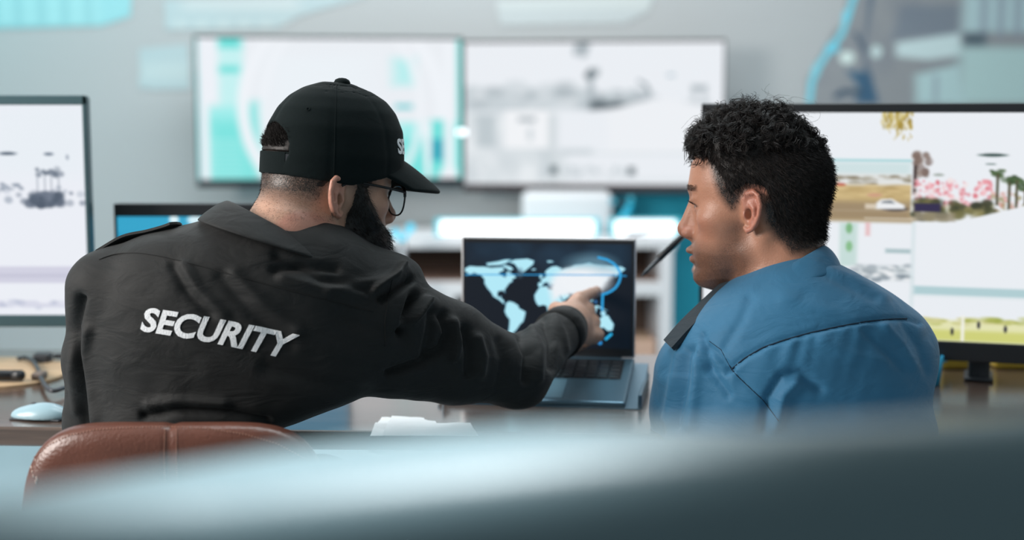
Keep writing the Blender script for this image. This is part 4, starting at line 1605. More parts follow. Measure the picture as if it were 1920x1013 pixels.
M_hair = mat('dark_hair', (0.015, 0.011, 0.010, 1), 0.52, spec=0.28)
M_beard = mat('black_beard', (0.008, 0.006, 0.005, 1), 0.5, spec=0.4)
M_eye = mat('eye_white', (0.55, 0.52, 0.5, 1), 0.1)
M_iris = mat('dark_iris', (0.03, 0.015, 0.01, 1), 0.08)


def eyes(hd, parent):
    for sx_ in (-1, 1):
        e = MB()
        c = hd.M @ Vector((sx_ * 0.031, 0.0715, -0.003))
        V, Fc = [], []
        bm = bmesh.new()
        bmesh.ops.create_uvsphere(bm, u_segments=20, v_segments=14, radius=0.0128)
        bmesh.ops.translate(bm, verts=bm.verts, vec=c)
        bm.verts.index_update()
        eb = mk('eyeball', [tuple(v.co) for v in bm.verts], [tuple(v.index for v in f.verts) for f in bm.faces], M_eye, parent)
        bm.free()
        bm = bmesh.new()
        bmesh.ops.create_uvsphere(bm, u_segments=16, v_segments=10, radius=0.0062)
        T = hd.M @ Matrix.Translation((sx_ * 0.031, 0.0715 + 0.0098, -0.003)) @ Matrix.Diagonal((1, 0.55, 1, 1))
        bmesh.ops.transform(bm, matrix=T, verts=bm.verts)
        bm.verts.index_update()
        mk('iris', [tuple(v.co) for v in bm.verts], [tuple(v.index for v in f.verts) for f in bm.faces], M_iris, eb)
        bm.free()


def strands(P0, N0, D0, length, K, curl_r, turns, rad, droop=0.0, seed=1, lock=1):
    """hairs from points P0: direction D0, helix of radius curl_r; vectorised"""
    rg = np.random.default_rng(seed)
    S = len(P0)
    t = np.linspace(0, 1, K)[None, :, None]
    A = np.cross(D0, np.array((0.3, 0.5, 0.81)))
    A /= np.linalg.norm(A, axis=1, keepdims=True) + 1e-9
    B = np.cross(D0, A)
    ph = rg.uniform(0, 2 * pi, (S, 1, 1))
    tn = (turns * rg.uniform(0.7, 1.3, (S, 1, 1))) * rg.choice([-1, 1], (S, 1, 1))
    cr = (curl_r * rg.uniform(0.5, 1.4, (S, 1, 1))) * np.clip(t * 3, 0, 1)
    an = ph + 2 * pi * tn * t
    L = (length if hasattr(length, '__len__') else np.full(S, length))[:, None, None] * rg.uniform(0.7, 1.25, (S, 1, 1))
    path = P0[:, None] + D0[:, None] * (L * t) + (A[:, None] * (np.cos(an) - np.cos(ph)) + B[:, None] * (np.sin(an) - np.sin(ph))) * cr
    path[..., 2] -= droop * (t[..., 0] ** 2) * L[..., 0]
    r = rad * (1 - 0.6 * t[..., 0]) * np.ones((S, 1))
    if lock > 1:
        path = np.concatenate([path + rg.normal(0, 0.0011, (S, 1, 3)) + rg.normal(0, 0.0012, (S, 1, 3)) * t for _ in range(lock)])
        r = np.concatenate([r] * lock)
    return tubes(path, r)


def sample_faces(V, Q, sel, n, seed=1):
    rg = np.random.default_rng(seed)
    q = Q[sel]
    ar = np.linalg.norm(np.cross(V[q[:, 2]] - V[q[:, 0]], V[q[:, 3]] - V[q[:, 1]]), axis=1)
    f = q[rg.choice(len(q), n, p=ar / ar.sum())]
    a, b = rg.uniform(0, 1, (n, 1)), rg.uniform(0, 1, (n, 1))
    P = (V[f[:, 0]] * (1 - a) + V[f[:, 1]] * a) * (1 - b) + (V[f[:, 3]] * (1 - a) + V[f[:, 2]] * a) * b
    return P, f


def fabric(name, col, rough, weave=900, sheen=0.15, wr=0.35):
    m = mat(name, col, rough, bump=0.0, spec=0.3, sheen=sheen)
    nt = m.node_tree
    b = nt.nodes['Principled BSDF']
    tc = nt.nodes.new('ShaderNodeTexCoord')
    n1 = nt.nodes.new('ShaderNodeTexNoise')
    n1.inputs['Scale'].default_value = 16
    n1.inputs['Detail'].default_value = 3
    n1.inputs['Distortion'].default_value = 0.8
    n2 = nt.nodes.new('ShaderNodeTexNoise')
    n2.inputs['Scale'].default_value = weave
    mp = nt.nodes.new('ShaderNodeMapping')
    mp.inputs['Scale'].default_value = (1, 1, 2.2)
    nt.links.new(tc.outputs['Object'], mp.inputs[0])
    nt.links.new(mp.outputs[0], n1.inputs['Vector'])
    nt.links.new(tc.outputs['Object'], n2.inputs['Vector'])
    b1 = nt.nodes.new('ShaderNodeBump')
    b1.inputs['Strength'].default_value = wr
    b1.inputs['Distance'].default_value = 0.012
    nt.links.new(n1.outputs[0], b1.inputs['Height'])
    b2 = nt.nodes.new('ShaderNodeBump')
    b2.inputs['Strength'].default_value = 0.25
    b2.inputs['Distance'].default_value = 0.001
    nt.links.new(n2.outputs[0], b2.inputs['Height'])
    nt.links.new(b1.outputs[0], b2.inputs['Normal'])
    nt.links.new(b2.outputs[0], b.inputs['Normal'])
    return m


def loft_px(rows, Yr, n=2.3):
    """rows: (py, px left, px right, y back, y front) -> Loft in world units"""
    z, xl, xr, yb, yf = [], [], [], [], []
    for py, a, b_, c, d in rows:
        pa, pb = W(a, py, Yr), W(b_, py, Yr)
        z.append(pa[2]); xl.append(pa[0]); xr.append(pb[0]); yb.append(c); yf.append(d)
    return Loft(z, xl, xr, yb, yf, n)


def legs_sdf(hip, knees, feet):
    def fn(P):
        d = ell(P, (hip[0], hip[1], hip[2] + 0.02), (0.18, 0.14, 0.12))
        for s_, k, f in ((-1, knees[0], feet[0]), (1, knees[1], feet[1])):
            d = smin(d, cone(P, (hip[0] + s_ * 0.09, hip[1], hip[2]), k, 0.085, 0.062), 0.04)
            d = smin(d, cone(P, k, (f[0], f[1], f[2] + 0.09), 0.06, 0.045), 0.03)
        return d
    return fn


M_trouser = fabric('black_trousers', (0.02, 0.021, 0.024, 1), 0.8)
M_shoe = mat('black_leather', (0.012, 0.012, 0.012, 1), 0.35)


def lower_body(parent, hip, knees, feet):
    V, Q = snet(legs_sdf(hip, knees, feet), (hip[0] - 0.34, hip[1] - 0.2, 0.05), (hip[0] + 0.34, max(k[1] for k in knees) + 0.12, hip[2] + 0.13), 0.009)
    mk('trousers', lap(V, Q), Q, M_trouser, parent)
    for f in feet:
        g = lambda P, f=f: np.maximum(smin(cone(P, (f[0], f[1] - 0.03, 0.05), (f[0], f[1] + 0.15, 0.032), 0.048, 0.038), cone(P, (f[0], f[1], 0.05), (f[0], f[1], 0.11), 0.048, 0.05), 0.02), 0.002 - P[:, 2])
        V, Q = snet(g, (f[0] - 0.08, f[1] - 0.12, -0.01), (f[0] + 0.08, f[1] + 0.23, 0.17), 0.006)
        mk('shoe', lap(V, Q), Q, M_shoe, parent)


def collar(center_top, center_bot, r_top, r_bot, tilt_top, tilt_bot, gap_dir, m, parent, th=0.0028, sdf=None, drop=0.04, name='collar', gap=0.35):
    """a folded shirt collar: stand rising to the top ring, then the fall lying outside it"""
    n = 84
    ct, cb = np.array(center_top, float), np.array(center_bot, float)
    V = []
    rows = 9
    for i in range(n + 1):
        a = gap_dir + gap + (2 * pi - 2 * gap) * i / n
        ca, sa = math.cos(a), math.sin(a)
        T = ct + np.array((ca * r_top[0], sa * r_top[1], ca * tilt_top[0] + sa * tilt_top[1]))
        B_ = cb + np.array((ca * r_bot[0], sa * r_bot[1], ca * tilt_bot[0] + sa * tilt_bot[1]))
        edge = min(i, n - i) / n
        pt = 1.0 + 0.35 * math.exp(-(edge / 0.05) ** 2)
        inn = B_ * 0.35 + T * 0.65
        ctr = np.array((ct[0], ct[1], 0))
        dirv = np.array((ca, sa, 0.0))
        prof_ = [T * 0.3 + inn * 0.7 - dirv * 0.002, T * 0.75 + inn * 0.25 - dirv * 0.001, T + np.array((0, 0, 0.0)), T + dirv * 0.0035 + np.array((0, 0, -0.0008))]
        for k in range(1, rows - 3):
            t = k / (rows - 4) * pt
            q = T + (B_ - T) * t + dirv * (0.005 + 0.003 * math.sin(min(t, 1) * pi))
            prof_.append(q)
        V += prof_
    R = len(prof_)
    V = np.array(V)
    Q = []
    for i in range(n):
        for k in range(R - 1):
            Q.append((i * R + k, i * R + k + 1, (i + 1) * R + k + 1, (i + 1) * R + k))
    o = mk(name, V, Q, m, parent)
    md = o.modifiers.new('thickness', 'SOLIDIFY')
    md.thickness = th
    md.offset = 0
    sb = o.modifiers.new('smooth', 'SUBSURF')
    sb.levels = 1
    sb.render_levels = 1
    return o

# ------------------------------------------------------------------ the man in black
M_skinL = skin_mat('light_skin', (0.50, 0.285, 0.20, 1), (0.52, 0.21, 0.16, 1), (0.035, 0.026, 0.022, 1))
M_bshirt = fabric('black_shirt_cloth', (0.0085, 0.0088, 0.009, 1), 0.72, sheen=0.06, wr=0.30)
M_cap = fabric('black_cap_cloth', (0.0045, 0.0085, 0.009, 1), 0.9, sheen=0.03, wr=0.10)
M_cap.node_tree.nodes['Principled BSDF'].inputs['Specular IOR Level'].default_value = 0.12
M_thread = mat('white_thread', (0.80, 0.80, 0.82, 1), 0.6, bump=0.5, bscale=500)
M_gframe = mat('black_metal_rim', (0.012, 0.013, 0.015, 1), 0.25, metal=0.3)

hdL = Head(head_matrix(607, 352, 2.02, math.radians(-56), math.radians(-4)), W(537, 452, 1.955), 0.060, short=0.010, ear_y=-0.008)
hv, hq = hdL.mesh()

rowsL = [
    (404, 424, 590, 1.93, 2.02),
    (414, 392, 616, 1.905, 2.03),
    (427, 335, 640, 1.89, 2.04),
    (442, 262, 668, 1.875, 2.05),
    (465, 212, 694, 1.862, 2.06),
    (500, 176, 722, 1.85, 2.07),
    (550, 158, 732, 1.842, 2.075),
    (600, 150, 735, 1.838, 2.08),
    (650, 148, 735, 1.838, 2.08),
    (700, 152, 735, 1.84, 2.075),
    (745, 158, 700, 1.842, 2.06),
    (775, 162, 600, 1.842, 2.05),
    (810, 165, 500, 1.845, 2.04),
    (900, 160, 490, 1.845, 2.04),
    (1000, 150, 495, 1.83, 2.05),
    (1200, 130, 510, 1.80, 2.05),
]
torsoL = loft_px(rowsL, 1.93)
RS, RE, RW = W(708, 592, 1.965), W(968, 698, 2.10), W(1062, 614, 2.27)
LS, LE, LWr = W(205, 545, 1.945), W(188, 795, 1.99), W(300, 745, 2.26)


def armsL(P, g=0.0):
    a = chain(P, [RS, (RS + RE) / 2 + np.array((0, 0, 0.004)), RE], [0.070 - g, 0.058 - g, 0.050 - g], 0.02)
    a = smin(a, cone(P, RE, RE + (RW - RE) * 0.97, 0.049 - g, 0.037 - g), 0.02)
    a = smin(a, chain(P, [W(740, 690, 1.97), W(850, 702, 2.02), W(960, 702, 2.09)], [0.045 - g, 0.040 - g, 0.034 - g], 0.02), 0.03)
    b = chain(P, [LS, (LS + LE) / 2, LE], [0.060 - g, 0.054 - g, 0.047 - g], 0.02)
    b = smin(b, cone(P, LE, LE + (LWr - LE) * 0.93, 0.045 - g, 0.034 - g), 0.02)
    return a, b


def shirtL(P):
    a, b = armsL(P)
    d = smin(torsoL(P), a, 0.035)
    d = smin(d, b, 0.016)
    d = smin(d, ell(P, W(715, 512, 1.99), (0.055, 0.05, 0.028)), 0.03)
    return d


sv, sq = snet(shirtL, (-0.72, 1.74, 0.46), (0.20, 2.36, 1.10), 0.0038)
sv = lap(sv, sq, 3, 0.5)
sn = vnormals(sv, sq)
fade = np.clip((sv[:, 2] - 0.47) / 0.05, 0, 1)
# long soft folds running down the back from the reaching shoulder
fold = vnoise(sv * np.array((1.0, 1.0, 0.45)) + sv[:, [2]] * np.array((0.9, 0, 0)), 15, 2) * 0.0036 + vnoise(sv, 38, 5) * 0.0011
sv = sv + sn * fold[:, None]
sn = vnormals(sv, sq)
arm_d = linedist(*proj(sv), [(760, 560), (985, 690), (1065, 610)])
sv = crease(sv, sn, [(p_, a_ * 1.35, w_) for p_, a_, w_ in [
    ([(150, 560), (138, 612), (146, 660), (156, 720), (164, 800)], -0.010, 9),
    ([(166, 620), (160, 665), (172, 730), (178, 790)], 0.006, 10),
    ([(140, 640), (133, 700), (142, 770)], 0.003, 8),
    ([(325, 500), (350, 545), (395, 590)], -0.0035, 9),
    ([(345, 498), (372, 545), (420, 590)], 0.0035, 11),
    ([(415, 520), (470, 585), (545, 650)], -0.003, 12),
    ([(440, 515), (500, 575), (560, 620)], 0.003, 12),
    ([(520, 480), (560, 500), (600, 525), (690, 545)], -0.004, 10),
    ([(515, 505), (570, 498), (630, 505)], -0.006, 8),
    ([(530, 520), (600, 540), (680, 552)], 0.004, 10),
    ([(615, 545), (690, 530), (740, 520)], 0.004, 9),
    ([(700, 545), (735, 525), (755, 500)], 0.010, 7),
    ([(715, 560), (745, 540), (770, 525)], -0.010, 8),
    ([(778, 558), (768, 590), (758, 625)], -0.016, 9),
    ([(762, 612), (785, 585), (800, 566)], 0.011, 8),
    ([(812, 585), (808, 620), (800, 660)], -0.008, 10),
    ([(832, 590), (842, 625), (828, 655), (790, 680), (730, 700)], -0.010, 8),
    ([(848, 605), (858, 640), (852, 670)], 0.008, 9),
    ([(872, 620), (880, 660), (878, 700)], -0.008, 9),
    ([(895, 635), (905, 668), (900, 700)], 0.006, 9),
    ([(935, 640), (945, 680), (935, 725)], -0.004, 10),
    ([(975, 625), (990, 665), (985, 715)], -0.007, 8),
    ([(995, 612), (1012, 655), (1010, 710)], 0.005, 8),
    ([(1018, 600), (1034, 640), (1034, 690)], -0.006, 7),
    ([(1040, 594), (1056, 625), (1062, 655)], 0.003, 6),
    ([(270, 780), (330, 768), (420, 772), (500, 790)], -0.006, 8),
    ([(280, 760), (340, 752), (420, 758)], 0.004, 10),
    ([(560, 620), (640, 660), (720, 680)], 0.003, 16),
    ([(640, 590), (700, 610), (760, 640)], -0.004, 14),
    ([(500, 690), (600, 720), (700, 735)], -0.003, 14),
]])
bvL = bvh_of(sv, sq)

# body: head, torso and arms under the cloth, both hands; one mesh
handR_fn, hlo, hhi = hand_sdf(RW + (RW - RE) * 0.02, W(1136, 580, 2.45) - W(1062, 612, 2.27), (0.50, -0.72, 0.42), 1, [0.02, 0.74, 0.80, 0.84], 1.14, 1.1)


def withwrist(fn, a, b, r):
    return lambda P: smin(fn(P), cone(P, a, b, r, r * 0.9), 0.015)


gv, gq = snet(withwrist(handR_fn, RE + (RW - RE) * 0.8, RW, 0.029), np.minimum(hlo, RW - 0.06), np.maximum(hhi, RW + 0.05), 0.0022)
gv = lap(gv, gq, 2)
handL_fn, hlo2, hhi2 = hand_sdf(LWr, (0.35, 0.9, -0.08), (0, 0, 1), 1, [0.3, 0.35, 0.4, 0.45])
gv2, gq2 = snet(withwrist(handL_fn, LE + (LWr - LE) * 0.8, LWr, 0.028), np.minimum(hlo2, LWr - 0.07), np.maximum(hhi2, LWr + 0.05), 0.004)


def bodyL(P):
    a, b = armsL(P, 0.021)
    return np.minimum(np.minimum(torsoL(P) + 0.018, a), b)


bv_, bq_ = snet(bodyL, (-0.72, 1.74, 0.46), (0.20, 2.36, 1.08), 0.010)
hw = hdL.toW(hv)
BV, BQ = join([(hw, hq), (bv_, bq_), (gv, gq), (lap(gv2, gq2), gq2)])
manL = mk('person', BV, BQ, M_skinL)
tag(manL, 'man in black security shirt, cap and glasses reaching to point at the laptop', 'person')


def tones(hv, n, hair_poly, beard_poly, soft_h=0.010, soft_b=0.008, hair_amt=1.0, beard_amt=0.8):
    y, z, ax = hv[:, 1], hv[:, 2], np.abs(hv[:, 0])
    T = np.zeros((n, 3))
    k = len(hv)
    red = 0.55 * np.clip((ax - 0.073) / 0.006, 0, 1)
    red = np.maximum(red, 0.6 * np.exp(-((y - 0.093) / 0.012) ** 2 - ((z + 0.072) / 0.009) ** 2 - (ax / 0.022) ** 2))
    red = np.maximum(red, 0.35 * np.exp(-((y - 0.105) / 0.015) ** 2 - ((z + 0.038) / 0.014) ** 2))
    red = np.maximum(red, 0.22 * np.exp(-((y - 0.07) / 0.02) ** 2 - ((z + 0.03) / 0.02) ** 2))
    T[:k, 0] = red
    ear = np.clip((ax - 0.0745) / 0.003, 0, 1) * (np.abs(y + 0.008) < 0.035)
    h = np.clip(polydist(y, z, hair_poly) / soft_h + 0.75, 0, 1) * hair_amt
    b_ = np.clip(polydist(y, z, beard_poly) / soft_b + 0.5, 0, 1) * beard_amt
    mouth = np.exp(-((z + 0.072) / 0.011) ** 2 - (ax / 0.024) ** 2) * (y > 0.08)
    T[:k, 1] = np.maximum(h * (1 - ear), b_ * (1 - 0.9 * mouth) * (1 - ear))
    # eyebrows
    bz = 0.0225 - 0.10 * np.maximum(ax - 0.035, 0) + 0.05 * np.clip(ax - 0.012, 0, 0.02)
    br = np.exp(-((z - bz) / 0.0036) ** 4) * np.clip((ax - 0.010) / 0.006, 0, 1) * np.clip((0.054 - ax) / 0.006, 0, 1) * (y > 0.03)
    T[:k, 1] = np.maximum(T[:k, 1], br * 0.75)
    # lash line
    la = np.exp(-((np.sqrt(((ax - 0.031) / 0.0145) ** 2 + ((z + 0.003) / 0.0055) ** 2) - 1) / 0.18) ** 2) * (z > -0.004) * (y > 0.06)
    T[:k, 1] = np.maximum(T[:k, 1], la * 0.9)
    return T


hairL = [(0.10, 0.06), (0.062, 0.058), (0.050, 0.030), (0.034, 0.006), (0.022, -0.004), (0.010, 0.012), (-0.006, 0.024), (-0.024, 0.016), (-0.040, -0.004), (-0.070, -0.010), (-0.13, -0.004), (-0.15, 0.10), (0.0, 0.20), (0.10, 0.15)]
beardL = [(0.026, 0.012), (0.040, -0.018), (0.058, -0.040), (0.078, -0.052), (0.105, -0.054), (0.13, -0.06), (0.13, -0.16), (0.03, -0.145), (-0.002, -0.088), (0.004, -0.05), (0.012, -0.02), (0.014, 0.012)]
T = tones(hv, len(BV), hairL, beardL, 0.026, 0.008, 0.95, 1.0)
set_attr(manL, 'tone', T)
eyes(hdL, manL)

# short hair under the cap and the full beard
def hair_shell(hd, poly, tmax_fn, lo, hi, h, noise=0.0, seed=3, inset=0.0, limit=None):
    def f(P):
        r = polydist(P[:, 1], P[:, 2], poly)
        r = r - inset * np.clip((0.065 - P[:, 2]) / 0.03, 0, 1)
        t = np.clip(r * 0.55, -0.012, 1)
        t = np.minimum(t, tmax_fn(P))
        d = hd.base(P) - t
        if limit is not None:
            d = np.maximum(d, limit(P))
        if noise:
            d = d - noise * vnoise(P, 170, seed) * np.clip(t / 0.005, 0, 1)
        return d
    V, Q = snet(f, lo, hi, h)
    V = lap(V, Q, 1, 0.4)
    # keep only what lies outside the skin
    out = hd.base(V.astype(np.float32)) > 0.0004
    k = out[Q].any(1)
    used = np.unique(Q[k])
    re = np.full(len(V), -1)
    re[used] = np.arange(len(used))
    return V[used], re[Q[k]]


def tufts(hd, V, Q, sel_fn, n, length, K, cr, turns, rad, dir_fn, droop=0, seed=1, lock=1):
    c = V[Q].mean(1)
    sel = sel_fn(c)
    if sel.sum() < 4:
        return None
    P0, f = sample_faces(V, Q, sel, n, seed)
    N = vnormals(V, Q)[f[:, 0]]
    D = dir_fn(P0, N)
    D = D / (np.linalg.norm(D, axis=1, keepdims=True) + 1e-9)
    if callable(length):
        length = length(P0)
    return strands(P0 - N * 0.001, N, D, length, K, cr, turns, rad, droop, seed, lock)


CAPD = np.array((0, 0, 0.0045))
capW = lambda V: hdL.toW(np.asarray(V) - CAPD)
capz = np.array([0.000, 0.02, 0.05, 0.09, 0.115, 0.132, 0.145, 0.154])
dome = Loft(capz, -np.array([0.0835, 0.0845, 0.0845, 0.076, 0.064, 0.050, 0.032, 0.010]), np.array([0.0835, 0.0845, 0.0845, 0.076, 0.064, 0.050, 0.032, 0.010]),
            np.array([-0.089, -0.091, -0.092, -0.084, -0.071, -0.056, -0.036, -0.010]), np.array([0.108, 0.112, 0.117, 0.114, 0.103, 0.088, 0.064, 0.036]), 2.12)
rg = np.random.default_rng(11)
cv, cq = hair_shell(hdL, hairL, lambda P: np.full(len(P), 0.0045), (-0.10, -0.125, -0.03), (0.10, 0.11, 0.13), 0.0024, limit=lambda P: np.where((P[:, 1] < -0.03) & (np.abs(P[:, 0]) < 0.044) & (P[:, 2] > 0.047), -1.0, dome(P + CAPD.astype(np.float32)) + 0.0062))
parts = [(cv, cq)]
parts.append(tufts(hdL, cv, cq, lambda c: (c[:, 1] < -0.045) & (np.abs(c[:, 0]) < 0.036) & (c[:, 2] > 0.052) & (c[:, 2] < 0.085), 2200, 0.0085, 4, 0.001, 0.4, 0.0003, lambda P, N: N * 0.34 + np.array((0, -0.1, 0.75)) + rg.normal(0, 0.3, P.shape), 0, 2))
# close-cropped nape
nk = hw is not None
parts.append(tufts(hdL, hv, hq, lambda c: ((c[:, 1] < -0.036) | ((c[:, 1] < -0.02) & (c[:, 2] < -0.03))) & (c[:, 2] < 0.024) & (c[:, 2] > -0.042), 9000, 0.0042, 3, 0.0, 0.1, 0.00015, lambda P, N: N * 0.35 + np.array((0.15, -0.1, -0.7)) + rg.normal(0, 0.25, P.shape), 0, 4))
HV, HQ = join([p_ for p_ in parts if p_ is not None])
mk('hair', hdL.toW(HV), HQ, M_hair, manL)

bv2, bq2 = hair_shell(hdL, beardL, lambda P: 0.004 + 0.010 * np.clip((-0.06 - P[:, 2]) / 0.04, 0, 1), (-0.09, -0.02, -0.155), (0.09, 0.13, 0.02), 0.0022, 0.0008)
ml_ = np.exp(-((bv2[:, 2] + 0.072) / 0.007) ** 2 - (bv2[:, 0] / 0.020) ** 2) * (bv2[:, 1] > 0.085)
kq = ~((ml_ > 0.5)[bq2].any(1))
bq2 = bq2[kq]
parts = [(bv2, bq2), tufts(hdL, bv2, bq2, lambda c: np.ones(len(c), bool), 3600, 0.009, 4, 0.0012, 0.5, 0.00033, lambda P, N: N * 0.55 + np.array((0, 0.15, -0.75)) + rg.normal(0, 0.25, P.shape), 0, 6)]
HV, HQ = join(parts)
mk('beard', hdL.toW(HV), HQ, M_beard, manL)

# ---- cap
rim = lambda P: 0.010 + 0.012 * np.clip(-P[:, 1] / 0.1, 0, 1) + 0.026 * np.clip(P[:, 1] / 0.12, 0, 1)


def capf(P):
    d = dome(P)
    pan = np.abs(np.sin(np.arctan2(P[:, 0], P[:, 1] - 0.015) * 3))
    d = d + 0.0010 * np.exp(-(pan / 0.12) ** 2)
    s = np.maximum(d, -(d + 0.0045))
    s = np.maximum(s, (rim(P) - P[:, 2]))
    hole = np.maximum(np.sqrt((P[:, 0] / 0.042) ** 2 + (np.maximum(P[:, 2] - 0.050, (0.050 - P[:, 2]) * 1.5) / 0.042) ** 2) * 0.041 - 0.041, P[:, 1] + 0.02)
    return np.maximum(s, -hole)


kv, kq_ = snet(capf, (-0.095, -0.115, 0.0), (0.095, 0.14, 0.165), 0.0019)
kv = lap(kv, kq_, 8, 0.5)
cap = mk('cap', capW(kv), kq_, M_cap, manL)
cap['label'] = 'black baseball cap'
# brim
V, Q = [], []
na, nt_ = 36, 12
for i in range(na + 1):
    th_ = (i / na * 2 - 1) * math.radians(64)
    s_, c_ = math.sin(th_), math.cos(th_)
    zb, zt = 0.051 - 0.030 * s_ * s_, 0.004 - 0.012 * s_ * s_
    for j in range(nt_ + 1):
        t = j / nt_
        ex = 0.071 * (max(c_, 0) ** 0.62)
        x = (0.081 + 0.002 * t) * s_
        y = 0.013 + 0.100 * c_ + ex * t
        z = zb + (zt - zb) * (t * 0.75 + 0.25 * t * t) * max(c_, 0) ** 0.62
        V.append((x, y, z))
for i in range(na):
    for j in range(nt_):
        a = i * (nt_ + 1) + j
        Q.append((a, a + 1, a + nt_ + 2, a + nt_ + 1))
brim = mk('brim', capW(np.array(V)), Q, M_cap, cap)
md = brim.modifiers.new('thickness', 'SOLIDIFY')
md.thickness = 0.0065
md.offset = 0
md2 = brim.modifiers.new('round', 'SUBSURF')
md2.levels = md2.render_levels = 1
# strap with its lighter buckle webbing
def band(a0, a1, z0, z1, off, th, n=24):
    V, Q = [], []
    for i in range(n + 1):
        a = math.radians(a0 + (a1 - a0) * i / n)
        for o_ in (off, off + th):
            for z in (z0, z1):
                V.append(((0.0822 + o_) * math.sin(a), 0.0165 + (0.108 + o_) * math.cos(a), z))
    for i in range(n):
        a = i * 4
        for p_, q_ in ((2, 3), (3, 1), (1, 0), (0, 2)):
            Q.append((a + p_, a + q_, a + 4 + q_, a + 4 + p_))
    Q.append((0, 1, 3, 2)); Q.append((n * 4 + 2, n * 4 + 3, n * 4 + 1, n * 4))
    return np.array(V), Q


v_, q_ = band(128, 232, 0.022, 0.052, -0.0008, 0.002)
strap = mk('strap', capW(v_), q_, M_cap, cap, False)
v_, q_ = band(136, 153, 0.0235, 0.049, 0.0004, 0.0012, 8)
o = mk('webbing', capW(v_), q_, mat('grey_webbing', (0.025, 0.028, 0.033, 1), 0.8, spec=0.2), cap, False)
v_, q_ = band(152, 206, 0.022, 0.051, 0.0004, 0.0018, 16)
mk('strap', capW(v_), q_, M_cap, cap, False)
b = MB().lathe([(0.0, -0.004), (0.011, -0.003), (0.012, 0.001), (0.010, 0.005), (0.005, 0.0075), (0.0, 0.008)], (0, 0.021, 0.1535), 20)
mk('button', capW(np.array(b.V)), b.F, M_cap, cap)
kw = capW(kv)
bvC = bvh_of(kw, kq_)
seam(bvC, [(630, 160), (629, 200), (628, 250), (627, 300), (626, 334)], 0.0006, 'panel_seam', M_cap, cap, 0.0003)
for ex_, ey_ in ((578, 205),):
    h_, n_ = cast(bvC, ex_, ey_, 0.0006)
    if h_ is not None:
        nn = Vector(n_)
        u_ = nn.orthogonal().normalized()
        w_ = nn.cross(u_)
        MB().tube([tuple(Vector(h_) + (u_ * math.cos(2 * pi * k / 16) + w_ * math.sin(2 * pi * k / 16)) * 0.0024) for k in range(16)], 0.0005, 6, True).build('eyelet', M_cap, cap, True)
# embroidered word across the cap's front, in the cap's own frame
V2, F2, be2 = text_mesh('SECURITY', 0.03)
V2 = (V2 - V2.min(0)) / (V2.max(0) - V2.min(0) + 1e-9)
bvK = bvh_of(kv, kq_)
lo_, hi_ = [], []
for v in V2:
    a = math.radians(43 - 86 * v[0])
    z = 0.058 + 0.022 * v[1]
    org = Vector((0.3 * math.sin(a), 0.014 + 0.3 * math.cos(a), z))
    h_, n_, _, _ = bvK.ray_cast(org, Vector((-math.sin(a), -math.cos(a), 0)))
    if h_ is None:
        h_, n_ = Vector((0.083 * math.sin(a), 0.014 + 0.116 * math.cos(a), z)), Vector((math.sin(a), math.cos(a), 0))
    if n_.dot(org - h_) < 0:
        n_ = -n_
    lo_.append(h_ - n_ * 0.0008)
    hi_.append(h_ + n_ * 0.0008)
k_ = len(V2)
mk('lettering', capW(np.array([tuple(v) for v in lo_ + hi_])), [tuple(i + k_ for i in f) for f in F2] + [tuple(f[::-1]) for f in F2] + [(a, b_, b_ + k_, a + k_) for a, b_ in be2], M_thread, cap, False)['label'] = 'white embroidered word SECURITY'

# ---- glasses
gl = bpy.data.objects.new('glasses', None)
COL.objects.link(gl)
gl.parent = manL
gl['label'] = 'thin dark-rimmed glasses'
GY = lambda x: 0.1025 - 0.10 * abs(x)
gz = -0.0125
for sx_ in (-1, 1):
    ring = []
    for k in range(28):
        q = 2 * pi * k / 28
        cx_, cz_ = math.cos(q), math.sin(q)
        x = sx_ * (0.0355 + 0.0285 * np.sign(cx_) * abs(cx_) ** 0.8)
        z = gz + 0.0215 * np.sign(cz_) * abs(cz_) ** 0.85 - 0.002 * cx_ * (cz_ < 0)
        ring.append((x, GY(x) - 0.10 * (z - gz) * -1, z))
    R_ = hdL.toW(np.array(ring))
    MB().tube([tuple(v) for v in R_], 0.0013, 8, True).build('rim', M_gframe, gl, True)
    top = [R_[k] for k in range(1, 14)]
    MB().tube([tuple(v) for v in top], 0.0021, 8).build('brow_bar', M_gframe, gl, True)
    c_ = R_.mean(0)
    mk('lens', np.vstack([R_, c_[None]]), [(k, (k + 1) % 28, 28) for k in range(28)], M_glass, gl)
    tp_ = hdL.toW(np.array([(sx_ * 0.0625, GY(0.0625), gz + 0.010), (sx_ * 0.068, 0.092, gz + 0.013), (sx_ * 0.0735, 0.06, gz + 0.018), (sx_ * 0.0775, 0.016, gz + 0.024), (sx_ * 0.079, 0.002, gz + 0.025), (sx_ * 0.079, -0.012, gz + 0.018)]))
    MB().tube(cat([tuple(v) for v in tp_], 5), 0.0019, 8).build('temple', M_gframe, gl, True)
br_ = hdL.toW(np.array([(-0.0095, GY(0.01), gz + 0.006), (0, GY(0) + 0.001, gz + 0.009), (0.0095, GY(0.01), gz + 0.006)]))
MB().tube(cat([tuple(v) for v in br_], 5), 0.0014, 8).build('bridge', M_gframe, gl, True)

